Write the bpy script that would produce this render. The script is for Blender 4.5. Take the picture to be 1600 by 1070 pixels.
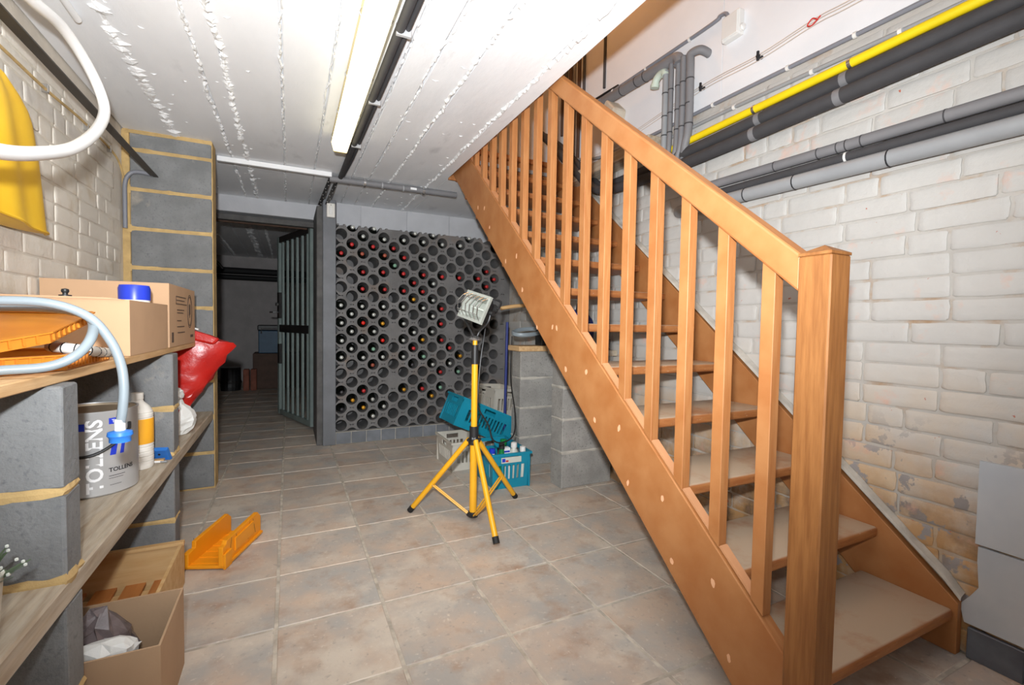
import bpy, bmesh, math, random
from mathutils import Vector, Matrix, Euler
random.seed(7)
for o in list(bpy.data.objects): bpy.data.objects.remove(o)
SC = bpy.context.scene
COL = SC.collection
PI = math.pi

# ------------------------------------------------------------------ camera
cam_d = bpy.data.cameras.new('camera'); cam = bpy.data.objects.new('camera', cam_d); COL.objects.link(cam)
cam_d.sensor_width = 36.0; cam_d.lens = 16.159; cam_d.clip_start = 0.02
r_, u_, f_ = Vector((.8999, -.43579, .01622)), Vector((.00235, .04204, .99911)), Vector((.43609, .89906, -.03886))
M = Matrix((r_, u_, -f_)).transposed().to_4x4(); M.translation = Vector((0, 0, .983))
cam.matrix_world = M
SC.camera = cam

# ------------------------------------------------------------------ world, lights, exposure
w = bpy.data.worlds.new('world'); SC.world = w; w.use_nodes = True
w.node_tree.nodes['Background'].inputs[0].default_value = (1, .93, .85, 1)
w.node_tree.nodes['Background'].inputs[1].default_value = 0.02
def lamp(name, kind, loc, energy, color, size=.05, rot=None, **kw):
    d = bpy.data.lights.new(name, kind); o = bpy.data.objects.new(name, d); COL.objects.link(o)
    o.location = loc; d.energy = energy; d.color = color
    if kind in ('POINT', 'SPOT'): d.shadow_soft_size = size
    for k, v in kw.items(): setattr(d, k, v)
    if rot: o.rotation_euler = rot
    return o
# the photographer's flash just above the camera, aimed ahead and up
fl = lamp('camera_flash', 'SPOT', (-.05, -.02, 1.14), 355, (.93, .97, 1), .025, spot_size=math.radians(138), spot_blend=1.0)
fl.rotation_euler = Vector((.34, .86, .32)).to_track_quat('-Z', 'Y').to_euler()
# warm bulb in the hall upstairs
lamp('hall_bulb', 'POINT', (1.45, 2.2, 3.5), 14, (1, .46, .15), .06)
SC.view_settings.view_transform = 'Standard'; SC.view_settings.look = 'None'
SC.view_settings.exposure = 0.0; SC.view_settings.gamma = 1.0; SC.view_settings.use_curve_mapping = False

# ------------------------------------------------------------------ materials
def lin(c):
    return tuple((v/255/12.92 if v/255 <= .04045 else ((v/255+.055)/1.055)**2.4) for v in c) + (1,)
MATS = {}
def mat(name, rgb, rough=.6, metal=0, var=.12, scale=8, rgb2=None, bump=0, bscale=60, rnd=0, stretch=(1, 1, 1), detail=4,
        emit=0, spots=None, top=None, world=False, spec=.5, fac=(.35, .65)):
    """procedural surface: noise mix of two colours, per-object brightness, optional spots and dust on upward faces"""
    m = bpy.data.materials.new(name); m.use_nodes = True; MATS[name] = m
    nt = m.node_tree; N = nt.nodes; L = nt.links; bs = N['Principled BSDF']
    bs.inputs['Roughness'].default_value = rough; bs.inputs['Metallic'].default_value = metal
    bs.inputs['Specular IOR Level'].default_value = spec
    tc = N.new('ShaderNodeTexCoord'); ge = N.new('ShaderNodeNewGeometry'); oi = N.new('ShaderNodeObjectInfo')
    src = ge.outputs['Position'] if world else tc.outputs['Object']
    ad = N.new('ShaderNodeVectorMath'); ad.operation = 'ADD'
    sc = N.new('ShaderNodeVectorMath'); sc.operation = 'SCALE'
    cv = N.new('ShaderNodeCombineXYZ'); sc.inputs['Scale'].default_value = 0 if world else 17.0
    for i in range(3): L.new(oi.outputs['Random'], cv.inputs[i])
    L.new(cv.outputs[0], sc.inputs[0]); L.new(src, ad.inputs[0]); L.new(sc.outputs[0], ad.inputs[1])
    mp = N.new('ShaderNodeMapping'); mp.inputs['Scale'].default_value = stretch; L.new(ad.outputs[0], mp.inputs[0])
    def noise(s, d=4, r=.55, vec=None):
        n = N.new('ShaderNodeTexNoise'); n.inputs['Scale'].default_value = s; n.inputs['Detail'].default_value = d
        n.inputs['Roughness'].default_value = r; L.new(vec or mp.outputs[0], n.inputs['Vector']); return n.outputs['Fac']
    def ramp(f, a, b):
        r = N.new('ShaderNodeMapRange'); r.inputs['From Min'].default_value = a; r.inputs['From Max'].default_value = b
        L.new(f, r.inputs['Value']); return r.outputs[0]
    def mix(f, a, b, mode='MIX'):
        x = N.new('ShaderNodeMix'); x.data_type = 'RGBA'; x.blend_type = mode
        if isinstance(f, float): x.inputs[0].default_value = f
        else: L.new(f, x.inputs[0])
        for k, v in ((6, a), (7, b)):
            if isinstance(v, tuple): x.inputs[k].default_value = v
            else: L.new(v, x.inputs[k])
        return x.outputs[2]
    a = lin(rgb)
    if rgb2: c1, c2 = a, lin(rgb2)
    else: c1 = tuple(v*(1-var) for v in a[:3]) + (1,); c2 = tuple(min(1, v*(1+var)) for v in a[:3]) + (1,)
    col = mix(ramp(noise(scale, detail), *fac), c1, c2)
    if spots:   # list of (rgb, noise scale, lo, hi[, zlo, zhi]) : wear with a shape of its own; z range where it occurs
        for sp in spots:
            f = ramp(noise(sp[1], 5, .6), sp[2], sp[3])
            if len(sp) > 4:
                sx = N.new('ShaderNodeSeparateXYZ'); L.new(ge.outputs['Position'], sx.inputs[0])
                g = ramp(sx.outputs['Z'], sp[5], sp[4])
                mu = N.new('ShaderNodeMath'); mu.operation = 'MULTIPLY'; L.new(f, mu.inputs[0]); L.new(g, mu.inputs[1]); f = mu.outputs[0]
                if len(sp) > 6:
                    g = ramp(sx.outputs['Y'], sp[7], sp[6])
                    mu = N.new('ShaderNodeMath'); mu.operation = 'MULTIPLY'; L.new(f, mu.inputs[0]); L.new(g, mu.inputs[1]); f = mu.outputs[0]
            col = mix(f, col, lin(sp[0]))
    if top:     # dust and wear on upward faces: (rgb, lo, hi, noise scale)
        sx = N.new('ShaderNodeSeparateXYZ'); L.new(ge.outputs['Normal'], sx.inputs[0])
        f = ramp(sx.outputs['Z'], .6, .95)
        g = ramp(noise(top[3], 5, .6, ge.outputs['Position']), top[1], top[2])
        mu = N.new('ShaderNodeMath'); mu.operation = 'MULTIPLY'; L.new(f, mu.inputs[0]); L.new(g, mu.inputs[1])
        col = mix(mu.outputs[0], col, lin(top[0]))
    if rnd:
        h = N.new('ShaderNodeHueSaturation'); L.new(col, h.inputs['Color'])
        L.new(ramp(oi.outputs['Random'], -.0, 1.0), h.inputs['Value'])
        v = h.inputs['Value'].links[0].from_node; v.inputs['To Min'].default_value = 1-rnd; v.inputs['To Max'].default_value = 1+rnd
        col = h.outputs[0]
    L.new(col, bs.inputs['Base Color'])
    if bump:
        b = N.new('ShaderNodeBump'); b.inputs['Strength'].default_value = 1; b.inputs['Distance'].default_value = bump
        L.new(noise(bscale, 6, .6), b.inputs['Height']); L.new(b.outputs[0], bs.inputs['Normal'])
    if emit:
        L.new(col, bs.inputs['Emission Color']); bs.inputs['Emission Strength'].default_value = emit
    return m

mat('tile', (206, 184, 164), .42, rgb2=(180, 175, 168), scale=6, bump=.0009, bscale=45, rnd=.06, fac=(.36, .64), detail=9,
    spots=[((214, 202, 186), 5, .50, .70), ((170, 138, 114), 8, .54, .78), ((150, 142, 134), 45, .60, .80), ((222, 212, 198), 60, .60, .78)])
mat('grout', (212, 202, 186), .9, scale=20, var=.25, rgb2=(170, 160, 146), bump=.001)
mat('paint_white', (190, 187, 182), .62, var=.05, scale=3, bump=.0042, bscale=15, world=True,
    spots=[((206, 182, 152), 4, .36, .62, .45, .95, 1.6, 4.5), ((184, 142, 94), 5, .36, .54, .28, .66, 1.9, 3.2), ((150, 145, 143), 12, .55, .575, .55, .72, .95, 1.5), ((120, 96, 72), 9, .46, .62, .2, .5, 2.4, 3.0),
           ((176, 92, 66), 26, .70, .73), ((216, 168, 146), 9, .60, .82)])
mat('mortar_white', (184, 179, 172), .8, var=.06, scale=6, bump=.003, bscale=30, world=True,
    spots=[((196, 160, 112), 5, .40, .62, .2, .65, .8, 2.2), ((168, 140, 112), 7, .52, .70)])
mat('paint_cream', (226, 219, 208), .6, var=.06, scale=3, bump=.004, bscale=16, world=True, spots=[((196, 178, 150), 5, .55, .8)])
mat('mortar_cream', (216, 208, 196), .8, var=.08, scale=6, bump=.003, bscale=30, world=True)
mat('plaster', (230, 230, 232), .7, var=.03, scale=3, bump=.0006, bscale=40)
mat('ceiling_paint', (240, 241, 243), .55, var=.03, scale=5, bump=.0016, bscale=26, world=True, stretch=(1, .35, 1),
    spots=[((200, 200, 202), 6, .62, .8)])
mat('ridge', (228, 228, 228), .7, var=.06, scale=20, bump=.003, bscale=60, spots=[((120, 118, 116), 40, .68, .72)])
mat('block', (123, 124, 124), .92, var=.14, scale=9, bump=.0022, bscale=120, rnd=.06, spots=[((108, 109, 112), 90, .55, .7), ((168, 160, 146), 7, .62, .8)])
mat('block_light', (150, 147, 142), .92, var=.14, scale=9, bump=.0022, bscale=120, rnd=.06, spots=[((116, 114, 110), 90, .55, .7)])
mat('mortar_sand', (192, 162, 110), .95, var=.15, scale=14, bump=.002, bscale=90)
mat('mortar_grey', (184, 178, 168), .95, var=.15, scale=14, bump=.002, bscale=90)
mat('stair_wood', (174, 118, 70), .55, scale=7, rgb2=(162, 102, 54), bump=.0003, bscale=50, stretch=(14, 1.2, 1.2), rnd=.05)
mat('post_wood', (152, 100, 52), .55, scale=7, rgb2=(128, 79, 36), bump=.0003, bscale=50, stretch=(14, 14, 1.0), rnd=.05)
mat('tread_wood', (176, 116, 66), .5, scale=9, rgb2=(154, 92, 48), bump=.0004, stretch=(1, 9, 9), rnd=.04,
    top=((190, 170, 146), .24, .50, 5), spots=[((222, 210, 196), 30, .67, .71)])
mat('spacer_wood', (196, 140, 98), .6, var=.06)
mat('filler', (226, 172, 132), .8, var=.05)
mat('plank_pine', (214, 178, 132), .7, scale=6, rgb2=(194, 152, 104), stretch=(10, .8, 10), bump=.0004)
mat('plank_grey', (188, 177, 160), .8, scale=6, rgb2=(158, 140, 118), stretch=(8, .8, 8), bump=.0006, spots=[((196, 180, 156), 5, .5, .75)])
mat('crate_pine', (216, 180, 128), .65, scale=5, rgb2=(202, 158, 104), stretch=(1, 8, 8))
mat('slat_orange', (196, 130, 70), .6, scale=5, rgb2=(180, 112, 56), stretch=(8, 1, 8))
mat('cardboard', (192, 156, 122), .85, var=.05, scale=4, bump=.0004, bscale=60)
mat('cardboard_dark', (182, 150, 118), .85, var=.06, scale=4, bump=.0004, bscale=60)
mat('print_ink', (84, 66, 52), .9, var=.05)
mat('rack', (116, 114, 113), .95, var=.16, scale=6, bump=.0016, bscale=90, world=True, spots=[((128, 110, 96), 4, .58, .8)])
mat('frame_grey', (112, 114, 118), .6, var=.1, scale=9, bump=.0008)
mat('jamb', (92, 90, 88), .85, var=.2, scale=14, bump=.002)
mat('wall_block', (196, 196, 199), .85, var=.05, scale=6, bump=.001)
mat('far_wall', (176, 170, 168), .9, var=.08, scale=6, bump=.002)
mat('base_tile', (118, 122, 128), .45, var=.16, scale=9, rnd=.12)
mat('base_tile_dark', (84, 88, 96), .35, scale=8, rgb2=(112, 116, 124), rnd=.08)
mat('wall_tile', (198, 201, 204), .3, scale=5, rgb2=(184, 190, 196), bump=.0001)
mat('gate_metal', (134, 146, 142), .5, metal=.3, var=.1)
mat('black_metal', (46, 43, 42), .45, metal=.3, var=.15)
mat('rail_metal', (66, 62, 58), .5, metal=.3, var=.15)
mat('dark_plastic', (34, 34, 35), .45, var=.1)
mat('rubber', (26, 26, 27), .7, var=.1)
mat('pipe_black', (62, 61, 63), .75, var=.1, scale=12, bump=.0006, bscale=80)
mat('pipe_grey', (122, 121, 123), .6, var=.06)
mat('pipe_light', (150, 152, 154), .45, var=.05)
mat('conduit', (128, 130, 138), .45, var=.04)
mat('pipe_yellow', (240, 210, 24), .45, var=.05)
mat('tape', (166, 166, 168), .5, var=.05)
mat('clip_white', (226, 224, 220), .5, var=.03)
mat('pale_green', (196, 208, 194), .5, var=.04)
mat('wire', (214, 200, 188), .6, var=.06)
mat('red', (196, 40, 34), .5, var=.1)
mat('yellow_paint', (236, 172, 34), .32, var=.05, spec=.6)
mat('chrome', (196, 196, 196), .25, metal=.9, var=.04)
mat('lamp_reflector', (172, 176, 168), .35, metal=.2, var=.05)
mat('lamp_glass', (206, 212, 204), .1, var=.03)
mat('teal', (14, 132, 158), .4, var=.06)
mat('crate_white', (196, 190, 178), .5, var=.06)
mat('hose_white', (236, 236, 236), .35, var=.02)
mat('hose_grey', (128, 138, 144), .4, var=.04)
mat('blue_plastic', (46, 116, 200), .4, var=.06)
mat('blue_royal', (36, 60, 190), .35, var=.06)
mat('navy', (30, 44, 110), .5, var=.15)
mat('yellow_vinyl', (244, 200, 52), .5, scale=4, rgb2=(234, 184, 34), bump=.001, bscale=14)
mat('orange_tray', (206, 130, 44), .35, scale=5, rgb2=(186, 108, 30))
mat('orange_mitre', (244, 156, 22), .45, var=.04)
mat('foil_red', (200, 36, 26), .28, scale=6, rgb2=(176, 22, 18), bump=.004, bscale=9)
mat('bag_white', (224, 224, 220), .45, var=.05, bump=.004, bscale=14)
mat('bag_grey', (120, 108, 108), .25, scale=10, rgb2=(70, 62, 62), bump=.006, bscale=18)
mat('can_metal', (186, 186, 186), .38, metal=.25, var=.04, spots=[((130, 84, 60), 16, .72, .76)])
mat('can_rim', (176, 160, 138), .4, metal=.4, var=.15)
mat('label_white', (236, 236, 236), .5, var=.02)
mat('label_orange', (236, 168, 40), .5, var=.05)
mat('ink_black', (30, 30, 34), .6, var=.05)
mat('bottle_white', (226, 222, 214), .4, var=.03)
mat('bottle_clear', (196, 198, 188), .25, var=.05)
mat('bottle_green', (20, 128, 62), .3, var=.06)
mat('glass_dark', (22, 24, 20), .12, var=.2, spec=.6)
mat('cap_red', (190, 44, 44), .35, var=.1, rnd=.15)
mat('cap_bright', (226, 36, 22), .35, var=.05)
mat('cap_brown', (170, 84, 62), .4, var=.1, rnd=.1)
mat('cap_silver', (196, 198, 192), .3, metal=.3, var=.06, rnd=.1)
mat('cap_green', (132, 176, 150), .35, var=.06, rnd=.1)
mat('cap_gold', (216, 156, 44), .3, metal=.3, var=.08, rnd=.1)
mat('cap_black', (58, 56, 58), .35, var=.1)
mat('leaf', (88, 104, 78), .6, var=.25, scale=30)
mat('leaf_tip', (206, 208, 200), .6, var=.06)
mat('terracotta', (196, 192, 178), .7, var=.06)
mat('brown_dark', (84, 62, 50), .7, var=.2, scale=8)
mat('brick_red', (140, 84, 66), .8, var=.2)
mat('cooler_blue', (52, 86, 112), .5, var=.1)
mat('diffuser', (255, 244, 206), .4, var=.01, emit=2.4)
mat('lamp_cream', (222, 206, 156), .5, var=.04)
mat('stone', (196, 186, 170), .9, scale=7, rgb2=(168, 150, 126), bump=.006, bscale=16, rnd=.12)
mat('yellow_dull', (200, 190, 30), .6, var=.1)

# ------------------------------------------------------------------ mesh builder
OFF = {}
class B:
    def __init__(s): s.bm = bmesh.new()
    def add(s, verts, faces):
        vs = [s.bm.verts.new(v) for v in verts]
        for f in faces:
            try: s.bm.faces.new([vs[i] for i in f])
            except ValueError: pass
        return s
    def box(s, x0, x1, y0, y1, z0, z1, T=None):
        v = [Vector((x, y, z)) for x in (x0, x1) for y in (y0, y1) for z in (z0, z1)]
        if T: v = [T @ p for p in v]
        return s.add(v, [(0, 1, 3, 2), (4, 6, 7, 5), (0, 4, 5, 1), (2, 3, 7, 6), (0, 2, 6, 4), (1, 5, 7, 3)])
    def prism(s, poly, a, b, axis=0, T=None):
        """extrude a 2-D outline along an axis: axis 0 -> outline (y,z); 1 -> (x,z); 2 -> (x,y)"""
        def P(p, t):
            q = Vector((t, p[0], p[1])) if axis == 0 else Vector((p[0], t, p[1])) if axis == 1 else Vector((p[0], p[1], t))
            return T @ q if T else q
        n = len(poly); v = [P(p, a) for p in poly] + [P(p, b) for p in poly]
        return s.add(v, [tuple(range(n))[::-1], tuple(range(n, 2*n))] + [(i, (i+1) % n, n+(i+1) % n, n+i) for i in range(n)])
    def tube(s, path, r, seg=10, closed=False, caps=True):
        pts = [Vector(p) for p in path]; n = len(pts); rings = []; prev = None
        for i, p in enumerate(pts):
            a = pts[(i-1) % n] if (closed or i > 0) else p; b = pts[(i+1) % n] if (closed or i < n-1) else p
            t = (b-a).normalized()
            if prev is None:
                u = t.orthogonal().normalized()
            else:
                u = prev - t*prev.dot(t); u = u.normalized() if u.length > 1e-6 else t.orthogonal().normalized()
            prev = u; v = t.cross(u)
            rr = r[i] if isinstance(r, (list, tuple)) else r
            rings.append([p + (u*math.cos(2*PI*k/seg) + v*math.sin(2*PI*k/seg))*rr for k in range(seg)])
        V = [q for rg in rings for q in rg]; F = []
        for i in range(n if closed else n-1):
            j = (i+1) % n
            for k in range(seg): F.append((i*seg+k, i*seg+(k+1) % seg, j*seg+(k+1) % seg, j*seg+k))
        if caps and not closed: F += [tuple(range(seg))[::-1], tuple(range((n-1)*seg, n*seg))]
        return s.add(V, F)
    def lathe(s, prof, seg=20, T=None):
        """profile of (r, z), turned about z"""
        V = []; F = []
        for r, z in prof:
            for k in range(seg):
                p = Vector((r*math.cos(2*PI*k/seg), r*math.sin(2*PI*k/seg), z)); V.append(T @ p if T else p)
        for i in range(len(prof)-1):
            for k in range(seg): F.append((i*seg+k, i*seg+(k+1) % seg, (i+1)*seg+(k+1) % seg, (i+1)*seg+k))
        F.append(tuple(range(seg))[::-1]); F.append(tuple(range((len(prof)-1)*seg, len(prof)*seg)))
        return s.add(V, F)
    def bevel(s, w, seg=1, ang=.5):
        bmesh.ops.recalc_face_normals(s.bm, faces=s.bm.faces[:])
        e = [e for e in s.bm.edges if len(e.link_faces) == 2 and e.calc_face_angle(0) > ang]
        bmesh.ops.bevel(s.bm, geom=e, offset=w, segments=seg, affect='EDGES', profile=.5, clamp_overlap=True)
        return s
    def build(s, name, m, parent=None, local=False, smooth=False, kind=None, label=None):
        bmesh.ops.recalc_face_normals(s.bm, faces=s.bm.faces[:])
        me = bpy.data.meshes.new(name); s.bm.to_mesh(me); s.bm.free()
        me.materials.append(MATS[m])
        if smooth:
            for f in me.polygons: f.use_smooth = True
            try: me.set_sharp_from_angle(angle=math.radians(40))
            except Exception: pass
        o = bpy.data.objects.new(name, me); COL.objects.link(o)
        if parent:
            o.parent = parent; off = OFF.get(parent.name, Vector())
            if not local and off.length: me.transform(Matrix.Translation(-off))
            OFF[o.name] = off
        if kind: o['kind'] = kind
        if label: o['label'] = label
        return o
def thing(name, label, cat, loc=(0, 0, 0), rot=None, group=None, local=False):
    o = bpy.data.objects.new(name, None); COL.objects.link(o); o.empty_display_size = .05
    o.location = loc; o['label'] = label; o['category'] = cat
    if rot: o.rotation_euler = rot
    if group: o['group'] = group
    if not local: OFF[o.name] = Vector(loc)
    return o
def tag(o, label, cat, group=None):
    o['label'] = label; o['category'] = cat
    if group: o['group'] = group
    return o
def origin(o, loc):
    loc = Vector(loc); o.data.transform(Matrix.Translation(-loc)); o.location = loc; return o
def inst(o, name, parent, M4):
    c = bpy.data.objects.new(name, o if isinstance(o, bpy.types.Mesh) else o.data); COL.objects.link(c)
    c.parent = parent; c.matrix_local = M4; return c
def catmull(pts, n=8, closed=False):
    P = [Vector(p) for p in pts]; out = []; N = len(P)
    for i in range(N if closed else N-1):
        p0 = P[i-1] if (closed or i) else P[0]; p1 = P[i]; p2 = P[(i+1) % N]; p3 = P[(i+2) % N] if (closed or i < N-2) else P[-1]
        for k in range(n):
            t = k/n
            out.append(.5*((2*p1) + (p2-p0)*t + (2*p0-5*p1+4*p2-p3)*t*t + (3*p1-p0-3*p2+p3)*t**3))
    if not closed: out.append(P[-1])
    return out
def struct(o): o['kind'] = 'structure'; return o
def mesh_of(b, name, m):
    bmesh.ops.recalc_face_normals(b.bm, faces=b.bm.faces[:])
    me = bpy.data.meshes.new(name); b.bm.to_mesh(me); b.bm.free(); me.materials.append(MATS[m]); return me
def text_mesh(txt, size, bold=0.0):
    cu = bpy.data.curves.new('lettering', 'FONT'); cu.body = txt; cu.size = size; cu.offset = bold; cu.resolution_u = 3
    o = bpy.data.objects.new('lettering', cu); COL.objects.link(o)
    bpy.context.view_layer.update()
    me = bpy.data.meshes.new_from_object(o.evaluated_get(bpy.context.evaluated_depsgraph_get()))
    bpy.data.objects.remove(o); bpy.data.curves.remove(cu)
    return me

XL, XW, H, XE = -.80, 1.86, 1.993, 1.0       # left wall, right wall, ceiling height, stairwell edge

# ================================================================== SETTING
# ---- floor
floor = struct(B().box(-1.75, 1.9, -.5, 8.6, -.12, -.0022).build('floor', 'grout'))
gx0, gy0, T = -.04, 1.275, .335
for j in range(-4, 22):
    for i in range(-5, 6):
        x0, x1, y0, y1 = gx0+i*T, gx0+(i+1)*T, gy0+j*T, gy0+(j+1)*T
        far = y0 > 3.6
        lo, hi = (-1.7, .33 if y0 > 3.8 else XW) if far else (XL, XW)
        if far and y0 < 3.8 and x0 > .25: y1 = 3.886
        if far and y0 < 4 and i < -3: continue
        x0, x1, y1 = max(x0, lo), min(x1, hi), min(y1, 8.5)
        if x1-x0 < .03: continue
        g = .0055; dz = random.uniform(-.0008, .0008)
        cx, cy = (x0+x1)/2, (y0+y1)/2
        o = B().box(x0+g-cx, x1-g-cx, y0+g-cy, y1-g-cy, -.009, 0).bevel(.0022).build('tile', 'tile', floor)
        o.location = (cx, cy, dz)

# ---- ceiling: cast planks with rough mortar squeezed out of the joints
ceil = struct(B().box(-1.75, XE, -.5, 8.6, H+.012, 2.19).build('ceiling', 'ceiling_paint'))
joints = [-1.75, -1.2, -.80, -.56, -.317, -.233, -.024, .155, .40, .512, .656, .915, XE]
for a, b in zip(joints[:-1], joints[1:]):
    z = H + random.uniform(-.001, .003)
    B().box(a+.004, b-.004 if b < XE else b, -.5, 8.55, z, H+.02).bevel(.004).build('panel', 'ceiling_paint', ceil)
def ridge(x, y0, y1, wd, rough):
    b = B(); n = int((y1-y0)/.016); V = []; F = []
    off = 0
    for i in range(n+1):
        y = y0+(y1-y0)*i/n; off = off*.85+random.uniform(-.004, .004)
        k = random.random()
        ww = wd*(.35+random.random()*.9); hgt = (.002+random.random()*.011)*rough if k > .18 else -.001
        for t, hh in ((-1, -.004), (-.45, .75), (.15, 1), (1, -.004)):
            V.append((x+off+t*ww*random.uniform(.8, 1.15), y+random.uniform(-.004, .004), H+.002-(hgt*hh if hh > 0 else hh)))
    for i in range(n):
        for k in range(3): F.append((i*4+k, i*4+k+1, i*4+5+k, i*4+4+k))
    b.add(V, F).build('mortar_ridge', 'ridge', ceil)
for x, wd, rg in ((-.56, .035, 1.3), (-.317, .011, 1.1), (-.233, .019, 1.35), (-.024, .006, .55), (.155, .004, .4), (.40, .005, .5), (.512, .006, .6), (.656, .010, .9), (.915, .013, 1.15)):
    ridge(x, .9, 4.38, wd, rg)
for x, wd, rg in ((-.75, .03, 1), (-.40, .05, .8), (-.233, .02, 1.0)): ridge(x, 4.5, 8.3, wd, rg)
# scattered crumbs of mortar beside the joints
b = B()
for i in range(90):
    jx = random.choice([-.56, -.56, -.5, -.233, -.2, .55, .70, .915, .86, -.33]); y = random.uniform(1.2, 4.2)
    x = jx+random.gauss(0, .045)
    if x > .97: continue
    l, ww = random.uniform(.005, .016), random.uniform(.002, .005)
    T4 = Matrix.Translation((x, y, H-.0005)) @ Matrix.Rotation(random.uniform(-.5, .5), 4, 'Z')
    b.add([T4 @ Vector(v) for v in ((-l, -ww, .002), (l, -ww, .002), (l*.7, ww, .002), (-l*.8, ww, .002), (0, 0, -random.uniform(.0005, .0025)))], [(0, 1, 4), (1, 2, 4), (2, 3, 4), (3, 0, 4)])
b.build('mortar_crumbs', 'ridge', ceil, kind='stuff')

# ---- bricks
def brick_mesh(L, Hh, seed, m):
    """flat-faced brick with worn narrow arrises and ragged outline; x = 0 is the proud face, +x goes into the wall"""
    rg = random.Random(seed); V = []; F = []
    us = [0, .004/L, .018/L, .35, .65, 1-.018/L, 1-.004/L, 1]; ws = [0, .004/Hh, .35, .65, 1-.004/Hh, 1]
    nx, nz = len(us)-1, len(ws)-1; sl = rg.uniform(-.002, .002); tl = rg.uniform(-.0015, .0015)
    ru = [rg.uniform(-.0022, .0012) for _ in us]; rd = [rg.uniform(-.0022, .0012) for _ in us]
    rl = [rg.uniform(-.003, .002) for _ in ws]; rr = [rg.uniform(-.003, .002) for _ in ws]
    for i, u in enumerate(us):
        for k, v in enumerate(ws):
            rim = i in (0, nx) or k in (0, nz); corner = i in (0, nx) and k in (0, nz)
            d = .0024 if rim else rg.uniform(0, .0009)
            y = (u-.5)*L - (rl[k]*(1-u) if u < .5 else -rr[k]*u); z = (v-.5)*Hh - (rd[i]*(1-v) if v < .5 else -ru[i]*v)
            if corner: y *= .985; z *= .93
            V.append((d+sl*(u-.5)+tl*(v-.5), y, z))
    n0 = len(V); idx = lambda i, k: i*(nz+1)+k
    for i in range(nx):
        for k in range(nz): F.append((idx(i, k), idx(i, k+1), idx(i+1, k+1), idx(i+1, k)))
    loop = [idx(i, 0) for i in range(nx)] + [idx(nx, k) for k in range(nz)] + [idx(i, nz) for i in range(nx, 0, -1)] + [idx(0, k) for k in range(nz, 0, -1)]
    for p in loop: V.append((.02, V[p][1], V[p][2]))
    for q in range(len(loop)):
        r = (q+1) % len(loop); F.append((loop[q], loop[r], n0+r, n0+q))
    me = mesh_of(B().add(V, F), 'brick', m)
    for f in me.polygons: f.use_smooth = True
    me.set_sharp_from_angle(angle=math.radians(48))
    return me
def brick_wall(wall, X, sgn, y0, y1, z0, z1, pitch, m, skip, order, limit=300, seed=3, relief=.0056):
    rg = random.Random(seed)
    full = [brick_mesh(.212, pitch-.0075, 100+k, m) for k in range(7)]
    half = [brick_mesh(.102, pitch-.0075, 200+k, m) for k in range(6)]
    L = []
    nr = int((z1-z0)/pitch)
    for r in range(nr):
        z = z0+(r+.5)*pitch; y = y0-(r % 2)*.11-rg.uniform(0, .05)
        while y < y1:
            st = rg.random() < .66; ln = .22 if st else .11
            c = (y+ln/2, z+rg.uniform(-.002, .002))
            if y+ln/2 > y0 and y+ln < y1+.02 and not skip(*c):
                L.append((order(*c), c, rg.choice(full if st else half), rg.uniform(-.010, .010), rg.uniform(-.0016, .0016)))
            y += ln
    L.sort(key=lambda q: q[0])
    rest = bmesh.new()
    for n, (_, c, me, rot, dx) in enumerate(L):
        M4 = Matrix.Translation((X+sgn*(relief+dx), c[0], c[1])) @ Matrix.Rotation(rot, 4, 'X') @ (Matrix.Rotation(PI, 4, 'Z') if sgn > 0 else Matrix())
        if n < limit: inst(me, 'brick', wall, M4)
        else:
            tmp = me.copy(); tmp.transform(M4); rest.from_mesh(tmp); bpy.data.meshes.remove(tmp)
    if len(L) > limit:
        me = bpy.data.meshes.new('far_bricks'); rest.to_mesh(me); me.materials.append(MATS[m])
        for f in me.polygons: f.use_smooth = True
        o = bpy.data.objects.new('far_bricks', me); COL.objects.link(o); o.parent = wall; o['kind'] = 'stuff'
    rest.free()
wall_right = struct(B().box(XW, 2.05, -.5, 4.6, 0, 2.06).build('wall_right', 'mortar_white'))
brick_wall(wall_right, XW, -1, .28, 3.86, .0, 2.05, .0725, 'paint_white',
           lambda y, z: False,
           lambda y, z: (0 if .47 < y < 2.1 else 5) + y + (2 if z < .85*(y-.65)-.25 else 0))
# pale wall tiles and dark skirting tiles at the near end of the right wall
for z0, z1, ragged in ((.352, .602, 0), (.103, .345, 1)):
    for a, bb in ((.26, .607), (-.09, .252)):
        if ragged and bb > .5: poly = [(a, z0), (.622, z0), (.634, z0+.05), (.612, z0+.085), (.594, z0+.12), (.60, z0+.2), (.60, z1), (a, z1)]
        else: poly = [(a, z0), (bb, z0), (bb, z1), (a, z1)]
        B().prism(poly, XW-.016, XW+.01, 0).build('wall_tile', 'wall_tile', wall_right)
for k in range(5):
    B().box(XW-.020, XW+.01, .613-.125*(k+1)+.004, .613-.125*k, .0, .094).bevel(.002).build('skirting_tile', 'base_tile_dark', wall_right)
# upper part of the right wall: smooth painted boards
wall_up = struct(B().box(XW+.012, 2.05, -.5, 4.6, 2.06, 3.9).build('wall_upper_right', 'plaster'))
for a, bb in ((-.5, .36), (.363, 1.586), (1.589, 2.82), (2.823, 4.05), (4.053, 4.6)):
    B().box(XW-.002, XW+.02, a, bb, 2.066, 3.9).bevel(.001).build('panel', 'plaster', wall_up)
wall_left = struct(B().box(-1.0, XL, -.5, 3.14, 0, H+.01).build('wall_left', 'mortar_cream'))
brick_wall(wall_left, XL, 1, 1.25, 3.12, .47, 1.985, .0725, 'paint_cream', lambda y, z: False, lambda y, z: y, seed=11, relief=.0046)
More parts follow.
